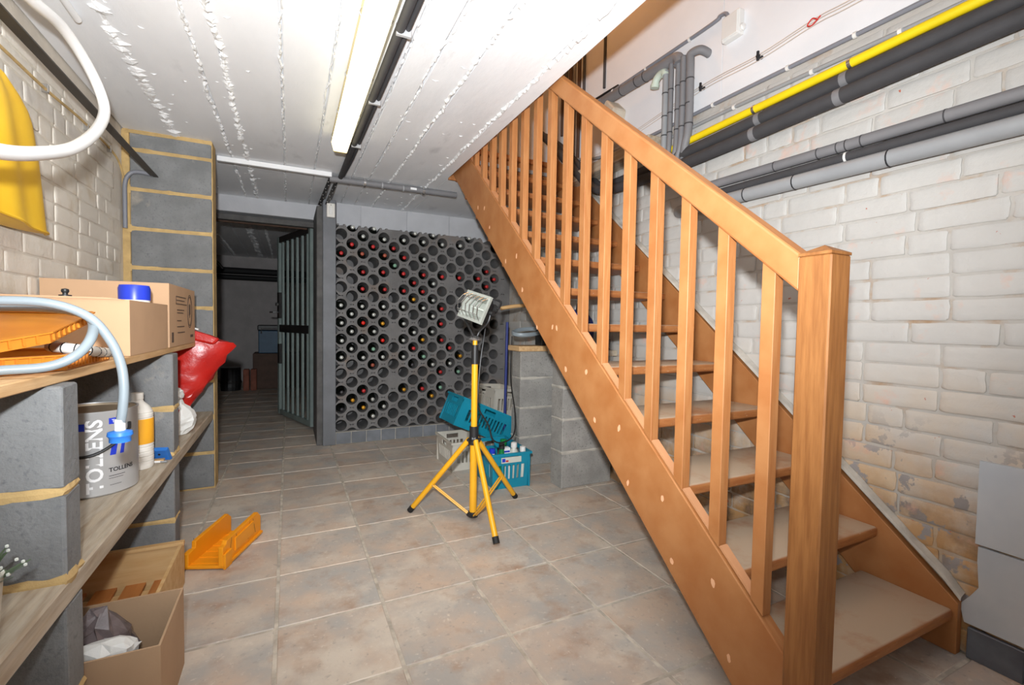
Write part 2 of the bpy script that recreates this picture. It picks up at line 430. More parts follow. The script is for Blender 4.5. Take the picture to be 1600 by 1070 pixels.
# landing, upper hall
land = struct(B().box(XE, XW, 3.13, 4.6, H, 2.20).build('landing_slab', 'ceiling_paint'))
struct(B().box(-.2, XW+.2, 4.6, 4.75, 2.2, 3.9).build('wall_upper_end', 'plaster'))
struct(B().box(-.2, XW+.2, -.5, 4.75, 3.9, 4.0).build('ceiling_upper', 'plaster'))
struct(B().box(-.25, -.2, -.5, 4.75, 2.19, 3.9).build('wall_upper_left', 'plaster'))
struct(B().box(-1.75, 2.05, -.62, -.5, 0, 3.95).build('wall_behind', 'plaster'))

# ---- concrete block masonry helpers
def rough_block(x0, x1, y0, y1, z0, z1, parent, m='block'):
    cx, cy, cz = (x0+x1)/2, (y0+y1)/2, (z0+z1)/2
    b = B().box(x0-cx, x1-cx, y0-cy, y1-cy, z0-cz, z1-cz).bevel(.005, 2)
    for v in b.bm.verts: v.co += Vector((random.uniform(-.0012, .0012), random.uniform(-.0012, .0012), random.uniform(-.0012, .0012)))
    o = b.build('concrete_block', m, parent, local=True)
    o.location = Vector((cx, cy, cz))-OFF.get(parent.name, Vector()); return o
def mortar_bed(x0, x1, y0, y1, zc, parent, m, amp=.006, h=.012):
    """an uneven mortar joint: a wavy slab that bulges a little out of the wall"""
    b = B(); n = 14; ring = []
    pts = [(x0+(x1-x0)*i/n, y0) for i in range(n)] + [(x1, y0+(y1-y0)*i/4) for i in range(4)] + [(x1-(x1-x0)*i/n, y1) for i in range(n)] + [(x0, y1-(y1-y0)*i/4) for i in range(4)]
    cx, cy = (x0+x1)/2, (y0+y1)/2; V = []; F = []; k = len(pts)
    for (x, y) in pts:
        d = random.uniform(-.002, amp*.5); s = Vector((x-cx, y-cy)).normalized()
        hh = h*random.uniform(.7, 1.5)
        for z, e in ((zc-hh, -.004), (zc, 0.0), (zc+hh, -.004)): V.append((x+s.x*(d+e), y+s.y*(d+e), z))
    for i in range(k):
        j = (i+1) % k
        for q in range(2): F.append((i*3+q, j*3+q, j*3+q+1, i*3+q+1))
    F += [tuple(i*3 for i in range(k))[::-1], tuple(i*3+2 for i in range(k))]
    return b.add(V, F).build('mortar_joint', m, parent)
# ---- partition at the far end of the shelves
part = struct(B().box(-.80, -.392, 3.148, 3.27, 0, H).build('wall_partition', 'mortar_sand'))
for k in range(10):
    z0, z1 = .01+.2095*k, .01+.2095*(k+1)-.016
    if k == 9: z1 = 1.975
    rough_block(-.765, -.396, 3.138, 3.275, z0, z1, part)
    if k: mortar_bed(-.795, -.394, 3.139, 3.27, z0-.008, part, 'mortar_sand', h=.017)
mortar_bed(-.795, -.394, 3.139, 3.27, 1.982, part, 'mortar_sand', h=.012)
B().box(-.80, -.768, 3.141, 3.2, 0, H-.01).build('mortar_joint', 'mortar_sand', part)

# ---- cellar beyond: beam, far walls
struct(B().box(-1.75, .24, 4.39, 4.52, 1.865, H+.004).bevel(.004).build('trim_1', 'wall_block'))
struct(B().box(-1.75, 2.05, 8.5, 8.65, 0, H+.02).build('wall_far', 'far_wall'))
struct(B().box(-1.85, -1.70, 3.14, 8.6, 0, H+.02).build('wall_far_left', 'far_wall'))
struct(B().box(-1.75, -.99, 3.10, 3.2, 0, H+.02).build('wall_far_near', 'far_wall'))
struct(B().box(.335, .45, 4.25, 8.6, 0, H+.02).build('wall_far_right', 'far_wall'))
# wall above and around the wine rack
wb = struct(B().box(.33, XW, 4.215, 4.35, 1.60, H+.004).build('wall_back', 'wall_block'))
for k in range(4):
    x0 = .33+.40*k-.17
    B().box(max(x0+.003, .332), min(x0+.397, XW), 4.205, 4.225, 1.70, H).bevel(.0015).build('wall_panel', 'wall_block', wb)
# door post and jamb
post = struct(B().box(.236, .332, 3.875, 4.12, 0, 1.93).bevel(.004).build('door_post', 'frame_grey'))
struct(B().box(.193, .238, 3.905, 4.47, 0, 1.88).bevel(.004).build('door_jamb', 'jamb'))
hb = struct(B().box(-.60, .20, 4.40, 4.45, 1.80, 1.845).bevel(.003).build('trim_2', 'jamb'))
# low tiled plinth under the rack
pl = struct(B().box(.33, XW, 3.89, 4.2, 0, .098).build('rack_plinth', 'mortar_grey'))
x = .336
while x < 1.84:
    wd = .118
    B().box(x, min(x+wd-.006, 1.855), 3.883, 3.90, .004, .094).bevel(.002).build('plinth_tile', 'base_tile', pl); x += wd

# ================================================================== STAIRCASE
S = .842
TOP = lambda y: .965+S*(y-1.503)
BOT = lambda y: .868+S*(y-1.72)
RB = lambda y: 1.062+.838*(y-.642)
st = thing('staircase', 'open-tread orange varnished wooden staircase climbing along the white brick wall', 'staircase', (1.04, .64, 0))
ys = [.642+(3.12-.642)*i/6 for i in range(7)]
so = B().prism([(.642, TOP(.642)-.01), (.642, .0), (.70, .0)] + [(3.12, BOT(3.12))] + [(3.12, TOP(3.12))], 1.02, 1.058, 0).bevel(.003, 2).build('stringer', 'stair_wood', st, label='outer stringer with pale filled screw holes')
plugs = [(1.998, 1.152), (1.844, .973), (1.707, .975), (1.672, .972), (1.594, .803), (1.449, .807), (1.389, .634), (1.249, .632), (1.196, .46), (1.037, .463),
         (.992, .289), (.789, .131), (2.195, 1.314), (2.418, 1.53), (2.068, 1.324), (2.60, 1.68), (2.50, 1.655), (.845, .30)]
for y, z in plugs:
    a = random.uniform(-.3, .3); ra, rb = random.uniform(.005, .008), random.uniform(.009, .014)
    poly = []
    for k in range(10):
        t = 2*PI*k/10; u, v = ra*math.cos(t)*random.uniform(.7, 1.2), rb*math.sin(t)*random.uniform(.8, 1.15)
        poly.append((y+u*math.cos(a)-v*math.sin(a), z+u*math.sin(a)+v*math.cos(a)))
    B().prism(poly, 1.0192, 1.021, 0).build('filled_hole', 'filler', so)
TI = lambda y: .80+.858*(y-1.343)
B().prism([(.63, TI(.63)-.03), (.63, .0), (.78, .0), (3.12, BOT(3.12)), (3.12, TI(3.12))], 1.822, 1.852, 0).bevel(.002).build('stringer', 'stair_wood', st, label='inner stringer against the wall')
# grey lime ledge on top of the inner stringer
b = B(); V = []; F = []; n = 60
for i in range(n+1):
    y = .625+(3.1-.625)*i/n; z = TI(y); e = random.uniform(-.003, .003)
    for dx, dz in ((0, -.004), (.004, .008+e), (.026, .016+e*2), (.04, .012), (.04, -.01)): V.append((1.822+dx, y, z+dz+(.0 if i else -.01)))
for i in range(n):
    for k in range(4): F.append((i*5+k, i*5+k+1, i*5+6+k, i*5+5+k))
b.add(V, F).build('lime_ledge', 'mortar_grey', st, label='grey lime ledge along the inner stringer')
NS = 12
for k in range(NS):
    y, z = .640+.2055*k, .137+.1712*k
    o = B().box(-.383, .383, 0, .255, -.036, 0).bevel(.010, 3).build('tread', 'tread_wood', st, local=True, smooth=True)
    o.location = Vector((1.441, y, z))-OFF[st.name]
B().box(1.001, 1.859, 3.116, 3.1295, 1.985, 2.188).build('riser_board', 'stair_wood', st, label='brown fascia board under the landing edge')
B().box(1.056, 1.826, 3.098, 3.1155, 2.12, 2.145).build('nosing_strip', 'pipe_light', st, label='grey metal strip under the landing edge')
B().box(1.056, 1.826, 3.09, 3.2, 2.19, 2.225).bevel(.008, 2).build('tread', 'tread_wood', st)
for i in range(18):
    y = .722+.131*i
    a, c = y-.017, y+.017
    B().prism([(a, TOP(a)-.004), (c, TOP(c)-.004), (c, RB(c)+.006), (a, RB(a)+.006)], 1.024, 1.054, 0).bevel(.0012).build('baluster', 'stair_wood', st)
    if i < 17:
        a, c = y+.0172, y+.1138
        B().prism([(a, TOP(a)-.001), (c, TOP(c)-.001), (c-.004, TOP(c)+.004), (a+.002, TOP(a)+.008)], 1.026, 1.052, 0).build('spacer', 'spacer_wood', st)
B().prism([(.641, RB(.641)), (3.2, RB(3.2)), (3.2, RB(3.2)+.086), (.641, RB(.641)+.086)], 1.016, 1.066, 0).bevel(.006, 2).build('handrail', 'stair_wood', st)
nb = B().box(1.008, 1.078, .573, .642, 0, 1.142)
nb.bevel(.003)
nw = nb.build('newel_post', 'post_wood', st)
B().add([(1.0075, .5725, 1.142), (1.0785, .5725, 1.142), (1.0785, .6425, 1.142), (1.0075, .6425, 1.142), (1.0075, .5725, 1.148), (1.0785, .5725, 1.148), (1.0785, .6425, 1.148), (1.0075, .6425, 1.148), (1.043, .6075, 1.166)],
        [(0, 1, 2, 3), (0, 1, 5, 4), (1, 2, 6, 5), (2, 3, 7, 6), (3, 0, 4, 7), (4, 5, 8), (5, 6, 8), (6, 7, 8), (7, 4, 8)]).build('cap', 'post_wood', nw)

# ================================================================== WINE RACK AND BOTTLES
PX, PZ, C0, ZT = .083, .139, .373, 1.679
YR, DEP, RH = 3.90, .30, .0450
rack = thing('wine_rack', 'dark grey concrete wine rack full of round holes behind the work lamp', 'wine rack', (1.1, 3.9, .1))
hexo = []
for k in range(24):     # outline of the lattice cell sampled at 24 angles
    t = 2*PI*k/24; d = Vector((math.cos(t), math.sin(t))); best = 9
    for nx, nz in ((PX, PZ/2), (PX, -PZ/2), (-PX, PZ/2), (-PX, -PZ/2), (0, PZ), (0, -PZ)):
        dn = d.x*nx+d.y*nz
        if dn > 1e-6: best = min(best, (nx*nx+nz*nz)/2/dn)
    hexo.append((d.x*best, d.y*best))
ZLO, ZHI = .100, 1.752
def cell(b, cx, cz, hole):
    cl = lambda x, z: (min(max(x, .334), XW-.002), min(max(z, ZLO), ZHI))
    O = [cl(cx+u, cz+v) for u, v in hexo]
    if not hole:
        b.add([(x, YR, z) for x, z in O], [tuple(range(24))]); return
    C = [(cx+RH*math.cos(2*PI*k/24), cz+RH*math.sin(2*PI*k/24)) for k in range(24)]
    ok = lambda p: ZLO-.001 < p[1] < ZHI+.001 and p[0] > .333
    V = [(x, YR, z) for x, z in O] + [(x, YR, z) for x, z in C] + [(x, YR+DEP, z) for x, z in C]; F = []
    for k in range(24):
        j = (k+1) % 24
        if ok(C[k]) and ok(C[j]): F += [(k, j, 24+j, 24+k), (24+k, 24+j, 48+j, 48+k)]
    b.add(V, F)
seam = lambda c, k: c in (5, 11) and k in (2, 5, 8)
def zc(c, k): return ZT-PZ*k if c % 2 == 0 else ZT-.0695-PZ*k
for rng_ in (range(0, 6), range(6, 12), range(12, 20)):
    b = B()
    for c in rng_:
        for k in range(-1, 12):
            if c % 2 == 0 and k < 0: continue
            cz = zc(c, k)
            hole = c < 17 and not seam(c, k)
            if k == -1 and c in (5, 11): hole = False
            cell(b, C0+PX*c, cz, hole)
    bmesh.ops.remove_doubles(b.bm, verts=b.bm.verts[:], dist=.0006)
    b.build('rack_module', 'rack', rack)
B().box(.334, XW-.002, YR+DEP-.012, YR+DEP, .1, 1.74).build('rack_back', 'rack', rack)
B().box(.334, XW-.002, YR+.02, YR+DEP, .0985, .1005).build('rack_base', 'rack', rack)
nubs = B()
for c in range(0, 17, 2):
    for d in (-.024, .024): nubs.box(C0+PX*c+d-.008, C0+PX*c+d+.008, YR+.01, YR+DEP, ZHI-.006, ZHI+.008)
nubs.build('rack_nubs', 'rack', rack)
occ = {0: 'EREEWWWWEKKE', 1: 'REEEWWWEEYE', 2: 'WBRRWHWWERYE', 3: 'REEEWWGBEWW', 4: 'WBRRWOHWEEWE', 5: 'RG.EE.EE.EE', 6: 'WRRRWWWWEYEE',
       7: 'EERYEWRKEEE', 8: 'WWRRWEYGERE', 9: 'EEWWWWEWEOE', 10: 'WERERRRERGE', 11: 'EE.EE.RW.EE', 12: 'WEREEEEYGEE', 13: 'EEEEEEEEEEE', 14: 'EERE', 15: 'ERRE', 16: 'EERE'}
capm = {'R': ('cap_red', 'dull red'), 'H': ('cap_bright', 'bright red'), 'B': ('cap_brown', 'brownish red'), 'W': ('cap_silver', 'silver'), 'G': ('cap_green', 'pale green'),
        'Y': ('cap_gold', 'gold'), 'O': ('cap_gold', 'amber'), 'K': ('cap_black', 'black')}
body_p = [(.002, .0), (.030, .0), (.0365, .006), (.0375, .02), (.0375, .175), (.035, .195), (.026, .212), (.0165, .226), (.0142, .24), (.0142, .262)]
cap_p = [(.0148, .240), (.0150, .293), (.0142, .297), (.002, .298)]
RX = Matrix.Rotation(PI/2, 4, 'X')     # z -> -y : neck towards the room
bott_me = mesh_of(B().lathe(body_p, 16, RX), 'bottle_body', 'glass_dark')
for f in bott_me.polygons: f.use_smooth = True
cap_me = {}
for k, (m, _) in capm.items():
    cap_me[k] = mesh_of(B().lathe(cap_p, 12, RX), 'capsule', m)
    for f in cap_me[k].polygons: f.use_smooth = True
ordn = ['top', 'second', 'third', 'fourth', 'fifth', 'sixth', 'seventh', 'eighth', 'ninth', 'tenth', 'eleventh', 'twelfth', 'thirteenth', 'fourteenth', 'fifteenth', 'sixteenth', 'seventeenth']
def bottle(x, z, ch, label, rot=None, y=YR):
    t = thing('wine_bottle', label, 'bottle', (x, y+.285, z), group='wine bottles lying in the rack', local=True)
    t.rotation_euler = rot or (random.uniform(-.015, .015), 0, random.uniform(-.03, .03))
    inst(bott_me, 'bottle_body', t, Matrix()); inst(cap_me[ch], 'capsule', t, Matrix())
for c, s in occ.items():
    for k, ch in enumerate(s):
        if ch in 'E.': continue
        bottle(C0+PX*c, zc(c, k)-.0088, ch, 'wine bottle with %s capsule, %s hole down, %s rack column from the post' % (capm[ch][1], ordn[k], ordn[c] if c else 'first'))
for q, c in enumerate((1, 3, 7, 9, 13)):
    bottle(C0+PX*c, zc(c, -1)-.0088, 'W', 'wine bottle lying in an open groove on top of the rack, %s from the post' % (['first', 'second', 'third', 'fourth', 'fifth'][q]), y=YR-.012)

# ================================================================== SHELVING OF BLOCKS AND PLANKS
def pier(name, label, x0, x1, y0, y1, courses, m='block', mm='mortar_sand', amp=.006):
    t = thing(name, label, 'pier', ((x0+x1)/2, (y0+y1)/2, 0))
    for k, (z0, z1) in enumerate(courses):
        rough_block(x0, x1, y0, y1, z0, z1, t, m)
        if k: mortar_bed(x0-.001, x1+.001, y0-.001, y1+.001, (z0+courses[k-1][1])/2, t, mm, amp, h=max(.006, (z0-courses[k-1][1])/2+.002))
    if courses[0][0] > .3: mortar_bed(x0, x1+.003, y0-.003, y1, courses[0][0]+.002, t, mm, .010, h=.011)
    return t
low, up_ = [(.0, .196), (.208, .405)], [(.458, .632), (.646, .848)]
pier('block_pier', 'near concrete block pier under the lower plank at the left edge', -.79, -.40, 1.187, 1.266, low)
pier('block_pier', 'near concrete block pier between the two planks, left of the paint can', -.79, -.40, 1.187, 1.266, up_)
pier('block_pier', 'concrete block pier standing behind the wooden crate and carton on the floor', -.79, -.402, 2.15, 2.24, low)
pier('block_pier', 'concrete block pier between the planks behind the paint can', -.79, -.402, 2.15, 2.24, up_)
# smears of sandy mortar where the plank meets the piers
o = origin(B().box(-.795, -.42, .62, 2.74, .8495, .8715).bevel(.002).build('shelf_plank', 'plank_pine'), (-.6, 1.7, .85)); tag(o, 'pale pine upper shelf plank carrying the cardboard boxes', 'shelf')
o = origin(B().box(-.795, -.398, .45, 3.135, .4075, .4555).bevel(.004).build('shelf_plank', 'plank_grey'), (-.6, 1.7, .41)); tag(o, 'dusty grey lower shelf plank under the paint can', 'shelf')

# ---- cartons on the upper shelf
def carton(name, label, x0, x1, y0, y1, z0, z1, m='cardboard', open_top=True, th=.005):
    t = thing(name, label, 'box', ((x0+x1)/2, (y0+y1)/2, z0))
    B().box(x0, x1, y0, y0+th, z0, z1).build('side', m, t); B().box(x0, x1, y1-th, y1, z0, z1).build('side', m, t)
    B().box(x0, x0+th, y0+th, y1-th, z0, z1).build('side', m, t); B().box(x1-th, x1, y0+th, y1-th, z0, z1).build('side', m, t)
    B().box(x0+th, x1-th, y0+th, y1-th, z0, z0+th).build('bottom', m, t)
    if not open_top:
        ym = (y0+y1)/2
        B().box(x0, x1, y0, ym-.001, z1, z1+.003).build('flap', m, t); B().box(x0, x1, ym+.001, y1, z1, z1+.003).build('flap', m, t)
    return t
big = carton('cardboard_box', 'large closed cardboard box with printed oval stamp on the upper shelf', -.79, -.418, 2.185, 2.715, .8725, 1.118, open_top=False)
pr = B()
def bar(y0, y1, z0, z1): pr.box(-.4185, -.4165, y0, y1, z0, z1)
for y0, y1, z in ((2.30, 2.50, 1.075), (2.31, 2.47, 1.06), (2.30, 2.52, 1.045), (2.32, 2.46, 1.02), (2.32, 2.44, 1.008), (2.32, 2.40, .975), (2.32, 2.46, .95), (2.33, 2.47, .925)): bar(y0, y1, z, z+.0035)
bar(2.30, 2.304, 1.045, 1.075); bar(2.22, 2.25, .89, .93); bar(2.60, 2.66, .90, .912)
pr.build('print', 'print_ink', big, label='printed lines and bars')
ov = B(); n = 28
for ra, rb in ((.052, .075), (.044, .066)):
    P = [(-.4175, 2.585+ra*math.cos(2*PI*k/n), 1.02+rb*math.sin(2*PI*k/n)) for k in range(n)]
    ov.tube(P, .0018, 4, closed=True)
for dy, dz, h in ((-.012, -.02, .05), (.0, -.03, .065), (.012, -.015, .045)): ov.box(-.4185, -.4165, 2.585+dy-.005, 2.585+dy+.004, 1.02+dz, 1.02+dz+h)
ov.build('print', 'print_ink', big, label='printed oval stamp')
small = carton('cardboard_box', 'smaller open cardboard box holding the blue-lidded can on the upper shelf', -.745, -.42, 1.70, 2.165, .8725, 1.037)
B().prism([(-.745, 1.037), (-.43, 1.037), (-.47, 1.042), (-.74, 1.043)], 1.695, 1.70, 1).build('flap', 'cardboard', small)
o = thing('spray_can', 'white can with a bright blue lid poking out of the smaller cardboard box', 'can', (-.468, 1.95, .8785))
B().lathe([(.002, .8785), (.040, .8785), (.0415, .885), (.0415, 1.047), (.039, 1.05)], 24, Matrix.Translation((-.468, 1.95, 0))).build('body', 'bottle_white', o, smooth=True)
B().lathe([(.043, 1.045), (.0435, 1.083), (.040, 1.094), (.002, 1.097)], 24, Matrix.Translation((-.468, 1.95, 0))).build('lid', 'blue_royal', o, smooth=True)
o = thing('suction_hook', 'small black suction hook lying on the edge of the smaller cardboard box', 'hook', (-.565, 1.703, 1.042))
B().lathe([(.002, 1.0425), (.014, 1.0425), (.014, 1.046), (.006, 1.047), (.006, 1.052), (.002, 1.0525)], 14, Matrix.Translation((-.565, 1.71, 0))).build('body', 'dark_plastic', o, smooth=True)
B().lathe([(.007, 1.052), (.009, 1.056), (.008, 1.062), (.002, 1.064)], 12, Matrix.Translation((-.565, 1.71, 0))).build('grip', 'dark_plastic', o, smooth=True)

# ---- orange plastic trays, ribbed white tube, grey hose
for n_, (z, rz, lab, dx) in enumerate(((.8725, .04, 'amber plastic tray, lower of the two stacked inside the grey hose', .012), (.916, -.05, 'amber plastic tray, upper of the two stacked inside the grey hose', 0))):
    t = thing('plastic_tray', lab, 'tray', (-.60, 1.31, .941) if n_ else (-.60, 1.36, z), (.222 if n_ else 0, 0, rz), local=True)
    hw, hd, h = .165+dx, (.15 if n_ else .20), (.021 if n_ else .030)
    pl8 = [(-hw, -hd), (hw-.07, -hd), (hw, -hd+.10), (hw, hd), (-hw, hd)]
    B().prism(pl8, 0, .006, 2).build('base', 'orange_tray', t, local=True)
    rim = B(); m_ = len(pl8)
    for i in range(m_):
        a, c = Vector(pl8[i]), Vector(pl8[(i+1) % m_]); d = (c-a).normalized(); nn = Vector((-d.y, d.x))
        rim.prism([tuple(a), tuple(c), tuple(c+nn*.006), tuple(a+nn*.006)], .006, h, 2)
        rim.prism([tuple(a-nn*.006), tuple(c-nn*.006), tuple(c+nn*.010), tuple(a+nn*.010)], h, h+.003, 2)
    rim.build('rim', 'orange_tray', t, local=True)
    ribs = B()
    for i in range(m_):
        a, c = Vector(pl8[i]), Vector(pl8[(i+1) % m_]); d = (c-a).normalized(); nn = Vector((-d.y, d.x)); L_ = (c-a).length
        for q in range(int(L_/.022)):
            p = a+d*(.011+q*.022); ribs.prism([tuple(p-d*.002-nn*.004), tuple(p+d*.002-nn*.004), tuple(p+d*.002), tuple(p-d*.002)], .004, h, 2)
    ribs.build('ribs', 'orange_tray', t, local=True, kind='stuff')
    if n_: B().prism([(x_*.96, y_*.96) for x_, y_ in pl8], h-.006, h-.001, 2).build('panel', 'orange_tray', t, local=True)
t = thing('ribbed_tube', 'short white tube with black rings lying beside the amber trays', 'tube', (-.41, 1.45, .89))
pth = catmull([(-.50, 1.43, .915), (-.46, 1.40, .912), (-.425, 1.41, .905), (-.428, 1.50, .896), (-.43, 1.58, .892)], 8)
B().tube(pth, .0125, 12).build('tube', 'bottle_white', t, smooth=True)
rg = B()
for q in range(3, len(pth)-1, 4): rg.tube([pth[q]-(pth[q+1]-pth[q]).normalized()*.0012, pth[q]+(pth[q+1]-pth[q]).normalized()*.0012], .0134, 12)
rg.build('rings', 'ink_black', t)
hose = thing('grey_hose', 'grey inlet hose coiled over the trays, its blue nut hanging by the paint can', 'hose', (-.5, 1.2, .89))
pth = catmull([(-.66, 1.10, .90), (-.60, 1.12, .892), (-.52, 1.10, .886), (-.455, 1.12, .888), (-.40, 1.135, .892), (-.365, 1.15, .912), (-.352, 1.18, .945), (-.372, 1.25, .978), (-.42, 1.32, .995), (-.50, 1.36, 1.003), (-.62, 1.36, 1.0),
               (-.72, 1.32, .998), (-.74, 1.22, .985), (-.68, 1.16, .992), (-.58, 1.17, 1.004), (-.50, 1.19, 1.012), (-.42, 1.20, 1.010), (-.365, 1.21, .985), (-.334, 1.215, .94), (-.318, 1.22, .89), (-.313, 1.22, .84), (-.316, 1.22, .79), (-.320, 1.22, .762)], 7)
B().tube(pth, .0088, 12).build('tube', 'hose_grey', hose, smooth=True)
Tn = Matrix.Translation((-.3205, 1.22, 0))
B().lathe([(.007, .772), (.0095, .770), (.0095, .748), (.007, .746)], 14, Tn).build('ferrule', 'clip_white', hose, smooth=True)
B().lathe([(.010, .748), (.021, .745), (.022, .738), (.0185, .733), (.0185, .724), (.006, .724)], 18, Tn).build('nut', 'blue_plastic', hose, smooth=True)

# ---- paint can
cx, cy, r, z0, z1 = -.545, 1.825, .108, .4565, .708
can = thing('paint_can', 'grey metal paint can with black wire handle, lettered TOLLENS', 'can', (cx, cy, z0))
Tc = Matrix.Translation((cx, cy, 0))
B().lathe([(r-.004, z0), (r, z0+.004), (r, z1-.006), (r+.0025, z1-.003), (r+.0025, z1), (r-.003, z1), (r-.004, z1-.008), (.01, z1-.009)], 48, Tc).build('body', 'can_metal', can, smooth=True)
B().lathe([(.01, z1-.008), (r-.016, z1-.008), (r-.014, z1-.003), (r-.005, z1-.002), (r-.004, z1-.0015), (r-.018, z1-.001), (r-.02, z1-.006), (.01, z1-.0062)], 40, Tc).build('lid', 'can_rim', can, smooth=True)
def cyl_pt(a, z, d=.0008): return (cx+(r+d)*math.sin(a), cy-(r+d)*math.cos(a), z)     # a = 0 faces -Y, grows towards +X
def wrap_text(txt, size, a0, zb, m, name, vertical, bold=0):
    me = text_mesh(txt, size, bold)
    for v in me.vertices:
        u, w_ = v.co.x, v.co.y
        if vertical: a, z = a0 - (-(w_))/r*-1*-1, zb+u
        else: a, z = a0+u/r, zb+w_
        if vertical: a = a0 - w_/r
        v.co = Vector(cyl_pt(a, z))-OFF[can.name]
    me.materials.clear(); me.materials.append(MATS[m])
    o = bpy.data.objects.new(name, me); COL.objects.link(o); o.parent = can
    return o
def cyl_patch(a0, a1, za, zb, m, name, slant=0):
    V = []; F = []; n = 8
    for i in range(n+1):
        a = a0+(a1-a0)*i/n; V += [cyl_pt(a-slant, za, .0006), cyl_pt(a+slant, zb, .0006)]
    for i in range(n): F.append((2*i, 2*i+2, 2*i+3, 2*i+1))
    return B().add(V, F).build(name, m, can)
wrap_text('TOLLENS', .052, .47, .47, 'label_white', 'lettering', True, .0012)
cyl_patch(-.02, .12, .655, .676, 'blue_royal', 'logo_square')
cyl_patch(.62, 1.02, .668, .686, 'blue_royal', 'logo_band')
wrap_text('Tollens', .014, .68, .672, 'label_white', 'lettering', False)
cyl_patch(.68, .82, .575, .64, 'blue_royal', 'logo_stripe', .05); cyl_patch(.92, 1.02, .575, .64, 'blue_royal', 'logo_stripe', .05)
wrap_text('TOLLENS', .017, .60, .525, 'ink_black', 'lettering', False, .0004)
cyl_patch(.60, 1.0, .512, .5135, 'ink_black', 'small_print'); cyl_patch(.60, .95, .505, .5062, 'ink_black', 'small_print'); cyl_patch(.62, .9, .485, .4862, 'ink_black', 'small_print')
cyl_patch(-.14, -.10, .46, .70, 'can_rim', 'seam')
hp = []
for i in range(25):
    t_ = i/24; a = -1.05+2.2*t_
    hp.append(cyl_pt(a, .664-.082*math.sin(PI*min(1, t_*.98))**1.0, .010))
B().tube(catmull([cyl_pt(-1.05, .664, .002)]+hp[1:-1]+[cyl_pt(1.15, .664, .002)], 2), .0045, 8).build('handle', 'dark_plastic', can, smooth=True)
# ---- white ridged bottle, blue tray, pencil on lower shelf
bx, by = -.482, 2.02
t = thing('plastic_bottle', 'white ridged plastic bottle with orange label beside the paint can', 'bottle', (bx, by, .4565))
prof = [(.002, .4565), (.042, .4565), (.045, .465)]
z = .468
while z < .64:
    prof += [(.045, z), (.045, z+.012), (.042, z+.0145)]; z += .017
prof += [(.044, .655), (.034, .675), (.018, .692), (.016, .70)]
Tb = Matrix.Translation((bx, by, 0))
B().lathe(prof, 24, Tb).build('body', 'bottle_white', t, smooth=True)
B().lathe([(.0155, .698), (.018, .70), (.018, .722), (.002, .7235)], 18, Tb).build('cap', 'bottle_white', t, smooth=True)
B().lathe([(.0455, .545), (.0458, .546), (.0458, .632), (.0455, .633)], 24, Tb).build('label', 'label_orange', t, smooth=True)
t = thing('blue_tray', 'small blue plastic tray leaning against the block pier on the lower plank', 'tray', (-.452, 2.12, .456), (.55, 0, -.22), local=True)
B().box(-.055, .05, -.006, 0, 0, .056).build('panel', 'blue_plastic', t, local=True)
B().box(-.058, .053, -.014, .002, .052, .058).box(-.058, .053, -.014, .002, 0, .006).box(-.058, -.052, -.014, .002, .006, .052).box(.047, .053, -.014, .002, .006, .052).build('rim', 'blue_plastic', t, local=True)
B().lathe([(.001, 0), (.004, 0), (.004, .002), (.001, .002)], 10, Matrix.Translation((.02, -.006, .03)) @ Matrix.Rotation(PI/2, 4, 'X')).build('hole', 'ink_black', t, local=True)
t = thing('white_pencil', 'thin white marker lying on the lower plank below the blue tray', 'marker', (-.45, 2.06, .460))
B().tube([(-.50, 2.07, .4605), (-.425, 2.055, .4605)], .0042, 8).build('barrel', 'clip_white', t, smooth=True); B().tube([(-.425, 2.055, .4605), (-.405, 2.051, .4605)], .0034, 8).build('tip', 'pipe_light', t, smooth=True)
o = origin(B().box(-.52, -.42, 2.075, 2.10, .4562, .4630).bevel(.001).build('wood_strip', 'crate_pine'), (-.47, 2.09, .456)); tag(o, 'thin pine strip on the lower plank under the blue tray', 'wood strip')

# ---- red foil sack and white bag at the end bay
def lump(name, m, path, rad, seg=14, jit=.012, flat=1.0, parent=None, seed=1):
    """crumpled sack: tube of changing radius with creased rings"""
    rg = random.Random(seed); b = B().tube(path, rad, seg)
    for v in b.bm.verts: v.co += Vector((rg.uniform(-jit, jit), rg.uniform(-jit, jit), rg.uniform(-jit*.6, jit*.6)))
    return b.build(name, m, parent)
t = thing('red_sack', 'shiny red foil sack slumped in the end bay of the shelves', 'sack', (-.52, 2.85, .456))
rg = random.Random(5); V = []; F = []; NU, NV = 9, 12
for i in range(NV+1):                                      # flattened leaning sack, wide at the top
    f = i/NV; zc_ = .505+.40*f; xc = -.545+.11*f; wd = .055+.125*f**.7; yc = 2.80-.0*f
    for k in range(2*NU):
        t_ = 2*PI*k/(2*NU); th = .075*(1-.45*f)
        V.append((xc+wd*math.cos(t_)+rg.uniform(-.008, .008), yc+th*math.sin(t_)+rg.uniform(-.012, .012), zc_+rg.uniform(-.008, .008)+.05*math.cos(t_)*-f))
for i in range(NV):
    for k in range(2*NU): F.append((i*2*NU+k, i*2*NU+(k+1) % (2*NU), (i+1)*2*NU+(k+1) % (2*NU), (i+1)*2*NU+k))
F += [tuple(range(2*NU))[::-1], tuple(range(NV*2*NU, (NV+1)*2*NU))]
B().add(V, F).build('body', 'foil_red', t, smooth=True)
B().prism([(-.50, .955), (-.36, .905), (-.318, .885), (-.345, .855), (-.42, .875), (-.51, .925)], 2.745, 2.80, 1).bevel(.012, 2).build('folded_top', 'foil_red', t)
B().prism([(-.50, .957), (-.41, .93), (-.41, .936), (-.50, .963)], 2.76, 2.80, 1).build('seal_strip', 'bag_white', t)
t = thing('white_bag', 'small white plastic bag with red print at the foot of the red sack', 'bag', (-.46, 2.60, .456))
V = []; rg = random.Random(9)
